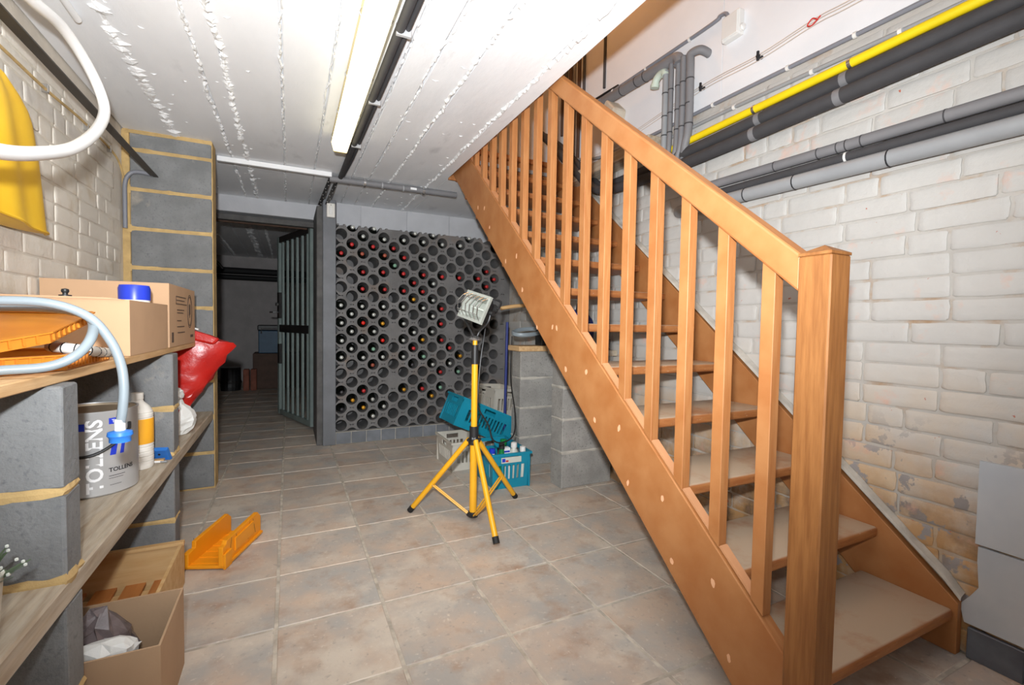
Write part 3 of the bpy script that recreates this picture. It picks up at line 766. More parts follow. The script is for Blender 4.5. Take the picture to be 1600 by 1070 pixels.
for i in range(9):
    f = i/8; z = .4575+.155*f; rr = (.05+.03*math.sin(PI*min(1, f*1.15)))*(1-.35*f**3)
    for k in range(14):
        a = 2*PI*k/14; V.append((-.475+rr*1.05*math.cos(a)+rg.uniform(-.007, .007)*(f > 0), 2.56+rr*.9*math.sin(a)+rg.uniform(-.007, .007), z+rg.uniform(-.004, .004)*(f > 0)))
F = [(i*14+k, i*14+(k+1) % 14, (i+1)*14+(k+1) % 14, (i+1)*14+k) for i in range(8) for k in range(14)] + [tuple(range(14))[::-1], tuple(range(112, 126))]
B().add(V, F).build('body', 'bag_white', t)
B().add([(-.500, 2.468, .50), (-.462, 2.470, .495), (-.440, 2.474, .58), (-.492, 2.476, .60)], [(0, 1, 2, 3)]).build('print', 'red', t)
lump('knot', 'bag_white', catmull([(-.50, 2.56, .60), (-.47, 2.555, .64), (-.45, 2.55, .66)], 3), [.03, .035, .026, .03, .036, .02, .008], 10, .006, parent=t, seed=3)

# ---- below: open carton with bags, slatted crate
lo_ = carton('cardboard_box', 'open cardboard carton on the floor holding plastic bags, beneath the lower plank', -.74, -.272, 1.292, 1.552, .0, .222, 'cardboard_dark')
t = thing('grey_bag', 'crumpled dark grey plastic bag in the open floor carton', 'bag', (-.42, 1.42, .03))
V = []; rg = random.Random(21)
for i in range(9):
    f = i/8; rr = .085*math.sin(PI*(.25+.72*f))
    for k in range(14):
        a = 2*PI*k/14; V.append((-.425+rr*math.cos(a)*1.0+rg.uniform(-.014, .014), 1.43+rr*.85*math.sin(a)+rg.uniform(-.012, .012), .03+.235*f+rg.uniform(-.01, .01)))
B().add(V, F).build('body', 'bag_grey', t)
t = thing('clear_bag', 'pale plastic bag with red corner in the front of the floor carton', 'bag', (-.40, 1.34, .15))
lump('body', 'bag_white', catmull([(-.50, 1.335, .195), (-.44, 1.338, .20), (-.37, 1.335, .205), (-.33, 1.338, .195)], 3), [.028, .03, .034, .03, .034, .032, .03, .028, .022, .012], 10, .008, parent=t, seed=8)
B().add([(-.46, 1.318, .223), (-.39, 1.318, .228), (-.39, 1.335, .236), (-.45, 1.332, .236)], [(0, 1, 2, 3)]).build('print', 'red', t)
t = thing('wooden_crate', 'pale pine crate with slatted bottom standing behind the floor carton', 'crate', (-.57, 1.8, 0))
x0, x1, y0, y1 = -.78, -.352, 1.58, 2.03
B().box(x0, x1, y1-.010, y1, .005, .165).build('side', 'crate_pine', t); B().box(x0, x1, y0, y0+.010, .005, .12).build('side', 'crate_pine', t)
B().box(x1-.010, x1, y0+.010, y1-.010, .005, .165).build('side', 'crate_pine', t); B().box(x0, x0+.010, y0+.010, y1-.010, .005, .165).build('side', 'crate_pine', t)
B().box(x0, x1+.002, y1-.022, y1, .156, .168).build('top_rail', 'crate_pine', t)
for k in range(5): B().box(x0+.012+k*.082, x0+.012+k*.082+.058, y0+.01, y1-.01, .028, .038).build('slat', 'slat_orange', t)
for yy in (1.64, 1.80, 1.95): B().box(x0+.01, x1-.01, yy, yy+.03, .005, .027).build('bearer', 'crate_pine', t)

# ---- small plant on the lower plank at the left edge
t = thing('potted_plant', 'small grey-green plant with white tips on the lower plank', 'plant', (-.445, .985, .456))
B().lathe([(.002, .4565), (.028, .4565), (.036, .565), (.038, .575), (.033, .575), (.030, .55), (.002, .548)], 18, Matrix.Translation((-.445, .985, 0))).build('pot', 'terracotta', t, smooth=True)
lf, tp, rg = B(), B(), random.Random(4)
for k in range(120):
    a, e = rg.uniform(0, 2*PI), rg.uniform(.2, 1.35); L_ = rg.uniform(.03, .075)
    d = Vector((math.cos(a)*math.cos(e), math.sin(a)*math.cos(e), math.sin(e))); p = Vector((-.445, .985, .555))
    sd = d.cross(Vector((0, 0, 1))).normalized()*.008; q = p+d*L_; nrm = d.cross(sd).normalized()*.0015
    lf.add([p-sd*.4, p+d*L_*.5-sd+nrm, q-sd*.3, q+sd*.3, p+d*L_*.5+sd-nrm, p+sd*.4], [(0, 1, 4, 5), (1, 2, 3, 4)])
    if k % 2 == 0: tp.lathe([(.001, -.002), (.0025, -.001), (.0025, .002), (.001, .003)], 6, Matrix.Translation(q))
lf.build('leaves', 'leaf', t, kind='stuff'); tp.build('tips', 'leaf_tip', t, kind='stuff')

# ================================================================== LEFT WALL THINGS
t = thing('steel_rail', 'dark steel angle rail running along the left wall below the ceiling', 'rail', (-.66, 3.1, 1.76))
B().prism([(-.672, 1.752), (-.640, 1.752), (-.640, 1.757), (-.667, 1.757), (-.667, 1.786), (-.672, 1.786)], .2, 3.13, 1).build('angle', 'rail_metal', t)
for y in (.5, .9): B().box(-.671, -.667, y, y+.02, 1.785, 1.994).build('bracket', 'rail_metal', t)
t = thing('bent_conduit', 'grey bent conduit at the head of the block partition', 'conduit', (-.78, 3.12, 1.47))
B().tube(catmull([(-.783, 3.118, 1.463), (-.783, 3.118, 1.60), (-.781, 3.118, 1.70), (-.765, 3.118, 1.745), (-.74, 3.118, 1.763), (-.70, 3.118, 1.765), (-.662, 3.118, 1.760)], 6), .0105, 10).build('pipe', 'conduit', t, smooth=True)
t = thing('wall_cable', 'cable in the tan of its shadow, clipped along the left wall under the steel rail', 'cable', (-.79, 2.5, 1.76))
B().tube(catmull([(-.787, 1.0, 1.80), (-.785, 1.5, 1.79), (-.786, 1.9, 1.80), (-.785, 2.25, 1.80), (-.785, 2.6, 1.815), (-.786, 3.0, 1.80), (-.786, 3.12, 1.72)], 6), .005, 8).build('sheath', 'mortar_sand', t, smooth=True)  # dark wire; sheath is coloured with the tan of its wall shadow
for y in (1.6, 2.25, 2.62, 2.9): B().box(-.80, -.778, y, y+.012, 1.79, 1.82).bevel(.002).build('clip', 'chrome', t)
t = thing('white_hose', 'thick white hose hanging in a big loop at the upper left', 'hose', (-.5, 1.3, 1.3))
loop = catmull([(-.60, 1.50, 1.79), (-.60, 1.656, 1.806), (-.595, 1.811, 1.829), (-.585, 1.937, 1.805), (-.57, 2.019, 1.746), (-.555, 2.01, 1.671), (-.54, 1.878, 1.563), (-.525, 1.682, 1.454), (-.515, 1.498, 1.379), (-.505, 1.253, 1.303), (-.51, 1.10, 1.29), (-.54, .98, 1.36), (-.58, .98, 1.52), (-.60, 1.12, 1.68), (-.60, 1.32, 1.76)], 8, closed=True)
hk = B().tube(catmull([(-.60, 1.45, 1.995), (-.60, 1.45, 1.84), (-.60, 1.45, 1.762), (-.585, 1.45, 1.748), (-.575, 1.45, 1.765)], 4), .005, 8).build('hook', 'black_metal', t)
B().tube(loop, .0155, 14, closed=True).build('tube', 'hose_white', t, smooth=True)
t = thing('white_conduit', 'short white conduit end on the ceiling above the white hose loop', 'conduit', (-.62, 1.8, 1.97))
B().tube([(-.632, 1.2, 1.978), (-.634, 2.06, 1.978)], .011, 10).build('pipe', 'hose_white', t, smooth=True); B().box(-.648, -.618, 1.5, 1.515, 1.966, 1.994).build('clip', 'clip_white', t)
# yellow coat
t = thing('yellow_coat', 'bright yellow vinyl coat hanging on the left wall behind the hose', 'coat', (-.74, 1.8, 1.25))
V = []; F = []; NU, NV = 26, 16; rg = random.Random(2)
def coat_pt(u, v, front):
    z = 1.262+.395*v; yr = 2.078-.075*v-.06*max(0, v-.55)-.12*max(0, (v-.82)/.18)**2; yl = 1.30
    y = yl+(yr-yl)*u
    bulge = math.sin(PI*min(1, max(0, u))**.8)**.5 if 0 < u < 1 else 0
    fold = .004*math.sin(7*u*PI+2*v)+.003*math.sin(23*u)
    return (-.735+(.05*bulge+fold*bulge if front else -.045*bulge), y, z+.008*math.sin(6*u))
for fr in (1, 0):
    base = len(V)
    for j in range(NV+1):
        for i in range(NU+1): V.append(coat_pt(i/NU, j/NV, fr))
    for j in range(NV):
        for i in range(NU): F.append((base+j*(NU+1)+i, base+j*(NU+1)+i+1, base+(j+1)*(NU+1)+i+1, base+(j+1)*(NU+1)+i))
n1 = (NU+1)*(NV+1)
for i in range(NU):
    F.append((i, i+1, n1+i+1, n1+i)); k = NV*(NU+1); F.append((k+i, k+i+1, n1+k+i+1, n1+k+i))
b = B().add(V, F); bmesh.ops.remove_doubles(b.bm, verts=b.bm.verts[:], dist=.0005); b.build('body', 'yellow_vinyl', t, smooth=True)
B().tube(catmull([(coat_pt(i/26, 0, 1)[0]+.002, coat_pt(i/26, 0, 1)[1], coat_pt(i/26, 0, 1)[2]) for i in range(27)], 2), .005, 6).build('hem', 'yellow_vinyl', t, smooth=True)
B().tube([(-.80, 1.55, 1.66), (-.73, 1.55, 1.66), (-.72, 1.55, 1.675)], .006, 8).build('hook', 'black_metal', t)

# ================================================================== CEILING LAMP, PIPES
t = thing('fluorescent_lamp', 'lit fluorescent batten with yellowish diffuser on the ceiling', 'lamp', (.25, 2.0, H))
def lp(w0, w1, za, zb): return [(.252-w0, za), (.252-w1, zb), (.252+w1, zb), (.252+w0, za)]
B().prism(lp(.044, .040, 1.990, 1.955), 1.20, 2.74, 1).build('housing', 'lamp_cream', t)
B().prism(lp(.047, .034, 1.955, 1.905), 1.21, 2.70, 1).bevel(.008, 2).build('diffuser', 'diffuser', t)
B().add([(.205, 2.70, 1.957), (.299, 2.70, 1.957), (.286, 2.70, 1.905), (.218, 2.70, 1.905), (.222, 2.76, 1.957), (.282, 2.76, 1.957), (.275, 2.752, 1.915), (.229, 2.752, 1.915)],
        [(0, 1, 2, 3), (4, 5, 6, 7), (0, 1, 5, 4), (1, 2, 6, 5), (2, 3, 7, 6), (3, 0, 4, 7)]).build('end_cap', 'lamp_cream', t)
for y in (1.55, 1.95, 2.30, 2.62):
    for s in (-1, 1): B().tube([(.252+s*.046, y, 1.972), (.252+s*.052, y, 1.958), (.252+s*.046, y, 1.944)], .0025, 6).build('clip', 'chrome', t)
t = thing('ceiling_conduit', 'dark grey conduit running beside the fluorescent lamp', 'pipe', (.33, 2.3, 1.97))
B().tube([(.345, .9, 1.972), (.335, 2.0, 1.972), (.318, 3.40, 1.970)], .016, 12).build('pipe', 'pipe_black', t, smooth=True)
B().tube([(.372, .9, 1.978), (.362, 2.0, 1.978), (.35, 3.0, 1.978), (.335, 3.36, 1.976)], .009, 10).build('side_pipe', 'pipe_black', t, smooth=True)
for y in (1.6, 2.15, 2.72): B().box(.318-.012*(y-2.3), .368-.012*(y-2.3), y, y+.012, 1.953, 1.995).build('strap', 'tape', t)
t = thing('cross_pipe', 'grey insulated pipe crossing the ceiling towards the stair head', 'pipe', (.7, 3.4, 1.965))
B().tube([(.25, 3.40, 1.955), (.318, 3.40, 1.957), (.70, 3.41, 1.965), (1.16, 3.42, 1.972)], .021, 14).build('pipe', 'pipe_grey', t, smooth=True)
for x in (.48, .90):
    B().tube([(x-.008, 3.405, 1.961), (x+.008, 3.405, 1.961)], .025, 14).build('clamp', 'chrome', t)
    B().tube([(x, 3.40, 1.98), (x, 3.40, 1.995)], .006, 8).build('bolt', 'chrome', t)
for x in (.38, .60, .75): B().tube([(x-.004, 3.405, 1.961), (x+.004, 3.405, 1.961)], .0222, 14).build('tape', 'tape', t)
B().box(.80, .845, 3.386, 3.388, 1.957, 1.973).build('sticker', 'label_white', t)
o = origin(B().box(-.398, .262, 3.372, 3.40, 1.962, 1.9925).bevel(.002).build('white_trunking', 'hose_white'), (-.07, 3.38, 1.96)); tag(o, 'white cable trunking across the ceiling in front of the doorway', 'trunking')
for n_, (xa, xb) in enumerate(((.262, .214), (.305, .262))):
    t = thing('perforated_strip', ('left' if n_ == 0 else 'right') + ' black perforated steel strip above the door post', 'steel strip', (xa, 3.6, 1.95))
    A_, Bv = Vector((xa, 3.42, 1.975)), Vector((xb, 3.90, 1.885))
    d = (Bv-A_).normalized(); sd = d.cross(Vector((1, 0, 0))).normalized()
    B().add([A_+Vector((-.012, 0, 0)), A_+Vector((.012, 0, 0)), Bv+Vector((.012, 0, 0)), Bv+Vector((-.012, 0, 0)), A_+Vector((-.012, 0, .006)), A_+Vector((.012, 0, .006)), Bv+Vector((.012, 0, .006)), Bv+Vector((-.012, 0, .006))],
            [(0, 1, 2, 3), (4, 5, 6, 7), (0, 1, 5, 4), (1, 2, 6, 5), (2, 3, 7, 6), (3, 0, 4, 7)]).build('strip', 'black_metal', t)
    dots = B()
    for q in range(9):
        c = A_+(Bv-A_)*((q+.5)/9)-Vector((0, 0, .001)); dots.lathe([(.001, -.001), (.0035, -.001), (.0035, .001), (.001, .001)], 6, Matrix.Translation(c+Vector((.006*(-1)**q, 0, 0))))
    dots.build('hole_dots', 'clip_white', t)  # white discs drawn as bright perforations; the strip itself is solid
t = thing('wall_sensor', 'small cream switch box at the top of the grey door post', 'switch', (.292, 3.86, 1.79))
B().box(.262, .322, 3.845, 3.876, 1.79, 1.898).bevel(.006, 2).build('case', 'bottle_white', t); B().box(.280, .304, 3.840, 3.846, 1.81, 1.87).bevel(.002).build('rocker', 'clip_white', t)
B().lathe([(.001, 0), (.003, 0), (.003, .002), (.001, .002)], 8, Matrix.Translation((.292, 3.845, 1.883)) @ Matrix.Rotation(PI/2, 4, 'X')).build('screw', 'ink_black', t)

# ---- pipes on the right wall
def pipe(name, label, pts, r, m, smooth=6, rings=(), ringm='tape', cat='pipe', ringr=1.1, rl=.006):
    t = thing(name, label, cat, pts[len(pts)//2])
    P = catmull(pts, smooth) if smooth > 1 else [Vector(p) for p in pts]
    B().tube(P, r, 14).build('pipe', m, t, smooth=True)
    for y in rings:
        q = min(range(len(P)-1), key=lambda i: abs((P[i].y+P[i+1].y)/2-y) if True else 0)
        a, c = P[q], P[q+1]; f = (y-a.y)/(c.y-a.y) if abs(c.y-a.y) > 1e-5 else .5; f = min(1, max(0, f))
        p = a.lerp(c, f); d = (c-a).normalized()
        B().tube([p-d*rl, p+d*rl], r*ringr, 14).build('band', ringm, t, smooth=True)
    return t
pipe('gas_pipe', 'bright yellow gas pipe along the top of the right wall', [(1.822, .2, 1.957), (1.822, .70, 1.952), (1.822, 1.06, 1.942), (1.822, 1.75, 1.926), (1.83, 2.0, 1.92)], .0165, 'pipe_yellow', rings=(1.0, 1.38), ringm='chrome')
pipe('insulated_pipe', 'upper black insulated pipe just below the yellow gas pipe', [(1.815, .2, 1.908), (1.815, .575, 1.903), (1.815, 1.06, 1.889), (1.815, 1.65, 1.872), (1.815, 1.9, 1.868), (1.815, 2.30, 1.868), (1.815, 2.46, 1.89), (1.815, 2.57, 1.96), (1.815, 2.94, 2.28), (1.815, 3.2, 2.46)], .0262, 'pipe_black', rings=(1.01, 1.35), rl=.012, ringm='pipe_grey', ringr=1.03)
pipe('insulated_pipe', 'lower black insulated pipe, second below the yellow gas pipe', [(1.80, .2, 1.850), (1.80, .566, 1.842), (1.80, 1.045, 1.828), (1.80, 1.625, 1.812), (1.80, 2.0, 1.812), (1.78, 2.36, 1.83), (1.757, 2.50, 1.89), (1.755, 2.66, 2.02), (1.755, 2.98, 2.31), (1.755, 3.2, 2.48)], .0285, 'pipe_black', rings=(1.02, 1.36), rl=.012, ringm='pipe_grey', ringr=1.03)
pipe('foam_pipe', 'top grey foam-clad pipe of the lower trio on the right wall', [(1.825, .2, 1.640), (1.825, .56, 1.645), (1.825, 1.39, 1.662), (1.825, 1.74, 1.670)], .0205, 'pipe_grey', rings=(.72, .95, 1.0, 1.03, 1.10, 1.27), ringm='pipe_black', ringr=1.04, rl=.002)
pipe('foam_pipe', 'middle dark grey foam-clad pipe of the lower trio on the right wall', [(1.825, .2, 1.598), (1.825, .56, 1.603), (1.825, 1.39, 1.617), (1.825, 1.74, 1.622)], .0185, 'pipe_black', rings=(1.0,), ringm='clip_white', ringr=1.05, rl=.004)
pipe('waste_pipe', 'thick light grey plastic pipe, lowest of the trio on the right wall', [(1.815, .2, 1.550), (1.815, .56, 1.556), (1.815, 1.39, 1.572), (1.815, 1.60, 1.576), (1.815, 1.72, 1.582), (1.83, 1.80, 1.585), (1.87, 1.83, 1.587)], .0285, 'pipe_light', rings=(.86, 1.18, 1.40), ringm='ink_black', ringr=1.05, rl=.0022)
pipe('conduit', 'slim grey conduit above the yellow gas pipe, upper of two', [(1.845, .3, 2.042), (1.845, .80, 2.046), (1.845, 1.49, 2.058), (1.845, 1.9, 2.062), (1.845, 3.2, 2.08)], .0085, 'conduit', rings=(1.0, 1.25, 1.62), ringm='clip_white', ringr=1.35, cat='conduit')
pipe('conduit', 'slim pale conduit just above the yellow gas pipe', [(1.845, .3, 1.978), (1.845, .745, 1.982), (1.845, 1.49, 1.998), (1.845, 1.9, 2.0), (1.845, 3.2, 2.03)], .0085, 'pipe_light', rings=(.86, 1.15, 1.5), ringm='clip_white', ringr=1.4, cat='conduit')
vs = [(1.895, 2.335, 1.885, .016, 'pipe_light'), (1.85, 2.350, 1.88, .0135, 'pipe_grey'), (1.808, 2.345, 1.89, .0135, 'pipe_grey'), (1.768, 2.345, 1.90, .0145, 'pipe_grey'), (1.728, 2.345, 1.90, .020, 'pipe_grey')]
for n_, (y, za, zb, r, m) in enumerate(vs):
    sx = 1.80-.006*(n_ % 2)
    pts = [(1.86, y-.01, za+.012) if n_ == 4 else (sx, y, za), (sx, y, za-.03), (sx, y, zb+.12), (sx, y+.008, zb), (sx, y+.04, zb-.07)]
    if n_ == 4: pts = [(1.87, y-.06, za-.02), (1.82, y-.045, za), (sx, y, za-.005), (sx, y, za-.05), (sx, y, zb+.1), (sx, y+.02, zb), (sx+.02, y+.05, zb-.05)]
    t = pipe('riser_pipe', ['pale', 'second', 'third', 'fourth', 'thickest'][n_] + ' grey riser pipe in the bundle on the upper right wall', pts, r, m)
    for z in (2.22, 2.10, 2.0): B().tube([(sx, y, z-.003), (sx, y, z+.003)], r*1.06, 12).build('band', 'pipe_black', t)
t = thing('pipe_elbow', 'pale green plastic elbow at the top of the riser pipes', 'elbow', (1.80, 1.93, 2.32))
B().tube(catmull([(1.80, 1.897, 2.315), (1.80, 1.905, 2.335), (1.80, 1.935, 2.34), (1.80, 1.965, 2.325), (1.80, 1.975, 2.295)], 5), .0205, 12).build('bend', 'pale_green', t, smooth=True)
B().tube([(1.80, 1.974, 2.303), (1.80, 1.977, 2.285)], .024, 12).build('collar', 'pale_green', t, smooth=True)
pipe('grey_duct', 'fat grey drain pipe sloping along the upper right wall to the elbow', [(1.80, 1.80, 2.33), (1.80, 1.812, 2.362), (1.80, 1.85, 2.374), (1.80, 1.92, 2.376), (1.80, 2.15, 2.389), (1.80, 2.43, 2.402)], .029, 'pipe_grey', rings=(2.05, 2.12, 2.25), ringm='pipe_black', ringr=1.05, rl=.003)
pipe('conduit', 'thin grey conduit climbing to the white junction box', [(1.845, 1.55, 2.43), (1.845, 1.565, 2.455), (1.845, 1.60, 2.462), (1.845, 1.70, 2.452), (1.845, 2.58, 2.472), (1.845, 2.75, 2.475)], .009, 'conduit', rings=(1.78, 2.1, 2.4), ringm='clip_white', ringr=1.3, cat='conduit')
t = thing('junction_box', 'white square junction box on the upper right wall', 'box', (1.85, 1.52, 2.37))
B().box(1.822, 1.858, 1.472, 1.568, 2.312, 2.425).bevel(.006, 2).build('case', 'clip_white', t); B().box(1.816, 1.824, 1.478, 1.562, 2.318, 2.419).bevel(.003).build('lid', 'clip_white', t)
B().lathe([(.014, 0), (.016, .006), (.012, .012), (.002, .013)], 14, Matrix.Translation((1.84, 1.472, 2.34)) @ Matrix.Rotation(PI/2, 4, 'X')).build('gland', 'clip_white', t)
t = thing('bell_wires', 'pair of thin pale wires held by black insulators on the upper right wall', 'wires', (1.84, 1.4, 2.16))
for dz in (0, .014, .024): B().tube(catmull([(1.85, .4, 2.165+dz), (1.838, .974, 2.158+dz), (1.838, 1.14, 2.165+dz), (1.838, 1.38, 2.148+dz), (1.838, 1.69, 2.155+dz), (1.85, 2.2, 2.12+dz), (1.85, 2.6, 2.10+dz)], 5), .0015, 5).build('wire', 'wire', t)
for y, z in ((1.69, 2.165), (1.38, 2.158)):
    B().tube([(1.86, y, z+.006), (1.828, y, z+.006)], .008, 10).build('insulator', 'ink_black', t); B().tube([(1.832, y, z-.012), (1.832, y, z+.026)], .006, 8).build('insulator_bar', 'ink_black', t)
B().tube(catmull([(1.834, 1.13, 2.175), (1.832, 1.15, 2.19), (1.834, 1.17, 2.175), (1.832, 1.15, 2.165), (1.834, 1.12, 2.185)], 4), .0025, 6).build('tie', 'red', t)
pipe('conduit', 'short vertical conduit in its shadowed black on the upper wall above the stairs', [(1.848, 2.497, 2.53), (1.848, 2.497, 3.2)], .009, 'pipe_black', 1, cat='conduit')  # grey conduit; the slab's shadow on it is painted in as black
for n_, (y, r) in enumerate(((2.72, .010), (2.78, .012), (2.84, .010), (2.89, .013), (2.95, .012), (3.0, .010))):
    pipe('vertical_pipe', ['first', 'second', 'third', 'fourth', 'fifth', 'sixth'][n_] + ' vertical pipe of the row on the wall by the stair head', [(1.842, y, 2.1+.06*n_), (1.842, y, 3.2)], r, ['pipe_black', 'brown_dark', 'pipe_grey', 'brown_dark', 'pipe_black', 'brown_dark'][n_], 1)
t = thing('slack_cable', 'slack black cable drooping across the wall above the handrail', 'cable', (1.84, 2.7, 2.5))
B().tube(catmull([(1.845, 3.1, 2.9), (1.845, 2.95, 2.70), (1.842, 2.80, 2.545), (1.84, 2.66, 2.50), (1.842, 2.45, 2.485), (1.845, 2.35, 2.48)], 6), .007, 8).build('sheath', 'dark_plastic', t, smooth=True)
o = origin(B().prism([(2.28, 2.30), (2.36, 2.38), (2.40, 2.34), (2.42, 2.22), (2.30, 2.24)], 1.76, 1.862, 0).bevel(.008).build('stone_corbel', 'stone'), (1.86, 2.35, 2.3)); tag(o, 'rough broken stone sticking out under the fat drain pipe', 'stone')
o = origin(B().box(1.74, 1.858, 1.95, 2.75, 1.955, 2.02).bevel(.004).build('wall_beam', 'plank_grey'), (1.8, 2.3, 1.96)); tag(o, 'weathered timber batten on the wall behind the balusters', 'batten')
pipe('conduit', 'pale conduit over the timber batten behind the balusters', [(1.845, 2.9, 2.20), (1.82, 2.5, 2.08), (1.82, 2.1, 2.06)], .010, 'pipe_light', cat='conduit')

# ================================================================== GATE AND CELLAR CONTENTS
A_, Bv = Vector((.188, 4.48, 0)), Vector((-.09, 5.30, 0)); GL = (Bv-A_).length; ang = math.atan2(Bv.y-A_.y, Bv.x-A_.x)
g = thing('barred_gate', 'grey steel barred gate standing open into the dark cellar', 'gate', (A_.x, A_.y, .03), (0, 0, ang), local=True)
GH = 1.80
for x in (0, GL-.045): B().box(x, x+.045, -.02, .02, 0, GH).bevel(.003).build('stile', 'gate_metal', g, local=True)
for z, h in ((0, .05), (GH-.06, .06), (.84, .075)): B().box(.045, GL-.045, -.018, .018, z, z+h).bevel(.003).build('rail', 'black_metal' if z else 'gate_metal', g, local=True)
for k in range(6):
    x = .045+(GL-.09)*(k+.5)/6; B().box(x-.012, x+.012, -.010, .010, .05, .84).build('bar', 'gate_metal', g, local=True); B().box(x-.012, x+.012, -.010, .010, .915, GH-.06).build('bar', 'gate_metal', g, local=True)
lk = B().box(GL-.085, GL-.03, -.032, .032, .98, 1.24).bevel(.003).build('lock_box', 'black_metal', g, local=True)
B().box(GL-.08, GL-.03, -.03, .03, .52, .72).bevel(.003).build('lower_lock', 'black_metal', g, local=True)
B().tube([(GL-.06, .032, 1.04), (GL-.06, .075, 1.04), (GL+.03, .08, 1.04)], .009, 8).build('handle', 'chrome', lk, local=True)
B().lathe([(.002, 0), (.018, 0), (.018, .02), (.002, .022)], 12, Matrix.Translation((GL-.058, .032, 1.12)) @ Matrix.Rotation(-PI/2, 4, 'X')).build('cylinder', 'chrome', lk, local=True)
t = thing('storage_cabinet', 'dark brown cabinet far back in the cellar under the blue cool box', 'cabinet', (-.2, 7.6, 0))
B().box(-.47, .20, 7.5, 7.95, 0, .51).bevel(.005).build('body', 'brown_dark', t)
for x0, x1 in ((-.46, -.14), (-.13, .19)): B().box(x0, x1, 7.485, 7.50, .03, .49).build('door', 'brown_dark', t)
t = thing('cool_box', 'dull blue cool box with black lid standing on the far cabinet', 'cool box', (-.25, 7.6, .511))
B().box(-.40, -.02, 7.52, 7.85, .5115, .84).bevel(.01).build('body', 'cooler_blue', t); B().box(-.41, -.01, 7.51, 7.86, .84, .92).bevel(.012).build('lid', 'dark_plastic', t); B().tube([(-.36, 7.50, .80), (-.36, 7.48, .87), (-.06, 7.48, .87), (-.06, 7.50, .80)], .01, 8).build('handle', 'chrome', t)
t = thing('dark_stool', 'dark round drum on the cellar floor left of the cabinet', 'drum', (-.74, 7.5, 0))
B().lathe([(.01, 0), (.12, 0), (.125, .05), (.12, .30), (.125, .32), (.01, .325)], 18, Matrix.Translation((-.74, 7.5, 0))).build('body', 'dark_plastic', t); B().lathe([(.13, .10), (.132, .12), (.13, .14)], 18, Matrix.Translation((-.74, 7.5, 0))).build('hoop', 'black_metal', t)
for n_, x in enumerate((-.58, -.49)):
    o = origin(B().box(x, x+.075, 7.35, 7.47, 0, .30).bevel(.01).build('clay_pipe_section', 'brick_red'), (x, 7.4, 0)); tag(o, ['left', 'right'][n_] + ' of two upright reddish clay blocks on the far cellar floor', 'clay block')
t = thing('yellow_jacket', 'dull yellow jacket hanging behind the gate bars', 'jacket', (.30, 5.3, 1.0))
V = [(.332, 5.12, 1.02), (.332, 5.44, 1.0), (.332, 5.40, 1.38), (.332, 5.20, 1.42), (.27, 5.14, 1.03), (.26, 5.42, 1.02), (.28, 5.38, 1.36), (.28, 5.22, 1.40)]
B().add(V, [(0, 1, 2, 3), (4, 5, 6, 7), (0, 1, 5, 4), (1, 2, 6, 5), (2, 3, 7, 6), (3, 0, 4, 7)]).bevel(.02, 2).build('body', 'yellow_dull', t); B().box(.28, .334, 5.29, 5.31, 1.39, 1.44).build('hook', 'black_metal', t)
for n_, (z, r) in enumerate(((1.745, .05), (1.645, .04))):
    pipe('cellar_pipe', ['upper', 'lower'][n_] + ' thick black pipe across the far end of the cellar', [(-1.68, 8.3, z), (-.8, 8.3, z), (.32, 8.3, z)], r, 'rubber', 1)
pipe('cellar_pipe', 'rusty dark pipe below the doorway beam', [(-.60, 4.56, 1.82), (.19, 4.56, 1.82)], .018, 'brown_dark', 1)
pipe('cellar_pipe', 'dark pipe slanting down from the cellar ceiling', [(-1.02, 6.6, 1.96), (-.74, 6.7, 1.62)], .02, 'black_metal', 1)

# ================================================================== FLOOR: MITRE BOX
t = thing('mitre_box', 'orange plastic mitre box lying on the tiled floor', 'mitre box', (-.305, 2.112, .0), (0, 0, math.atan2(.295, .116)-PI/2), local=True)
# local x across, y along
W2, LN = .083, .318
B().box(-W2, W2, 0, LN, .004, .016).bevel(.002).build('base', 'orange_mitre', t, local=True)
def wall_m(x0, x1, out):
    prof = [(0, .004), (0, .088), (.022, .090), (.03, .104), (.29, .112), (LN, .085), (LN, .016)] if out > 0 else [(0, .004), (0, .064), (.048, .068), (.05, .094), (.29, .106), (LN, .082), (LN, .016)]
    s_ = B().prism(prof, x0, x1, 0).bevel(.002).build('side', 'orange_mitre', t, local=True)
    for ya, yb in ((.05, .065), (.115, .10), (.20, .215), (.265, .245)):
        sd = B()
        for y0, y1, z0, z1 in ((ya, yb, .02, .102),):
            e = x1 if out > 0 else x0
            sd.add([(e+out*.0005-out*.0, ya-.001, .03), (e+out*.0005, ya+.0015, .03), (e+out*.0005, yb+.0015, .100), (e+out*.0005, yb-.001, .100)], [(0, 1, 2, 3)])
        sd.build('saw_slot', 'brown_dark', s_, local=True)
    e0, e1 = (x1, x1+.010) if out > 0 else (x0-.010, x0)
    B().prism([(.0, .0), (.0, .060), (.05, .064), (.05, .0)], e0, e1, 0).bevel(.0015).build('guide', 'orange_mitre', s_, local=True)
    B().prism([(.085, .035), (.085, .088), (.24, .094), (.24, .04)], e0, e1-.003 if out > 0 else e1, 0).bevel(.0015).build('guide', 'orange_mitre', s_, local=True)
    return s_
wall_m(W2-.028, W2-.010, 1); wall_m(-W2+.010, -W2+.026, -1)
for k in range(6): B().box(-W2+.02, W2-.022, .02+k*.05, .026+k*.05, .016, .0185).build('rib', 'orange_mitre', t, local=True)

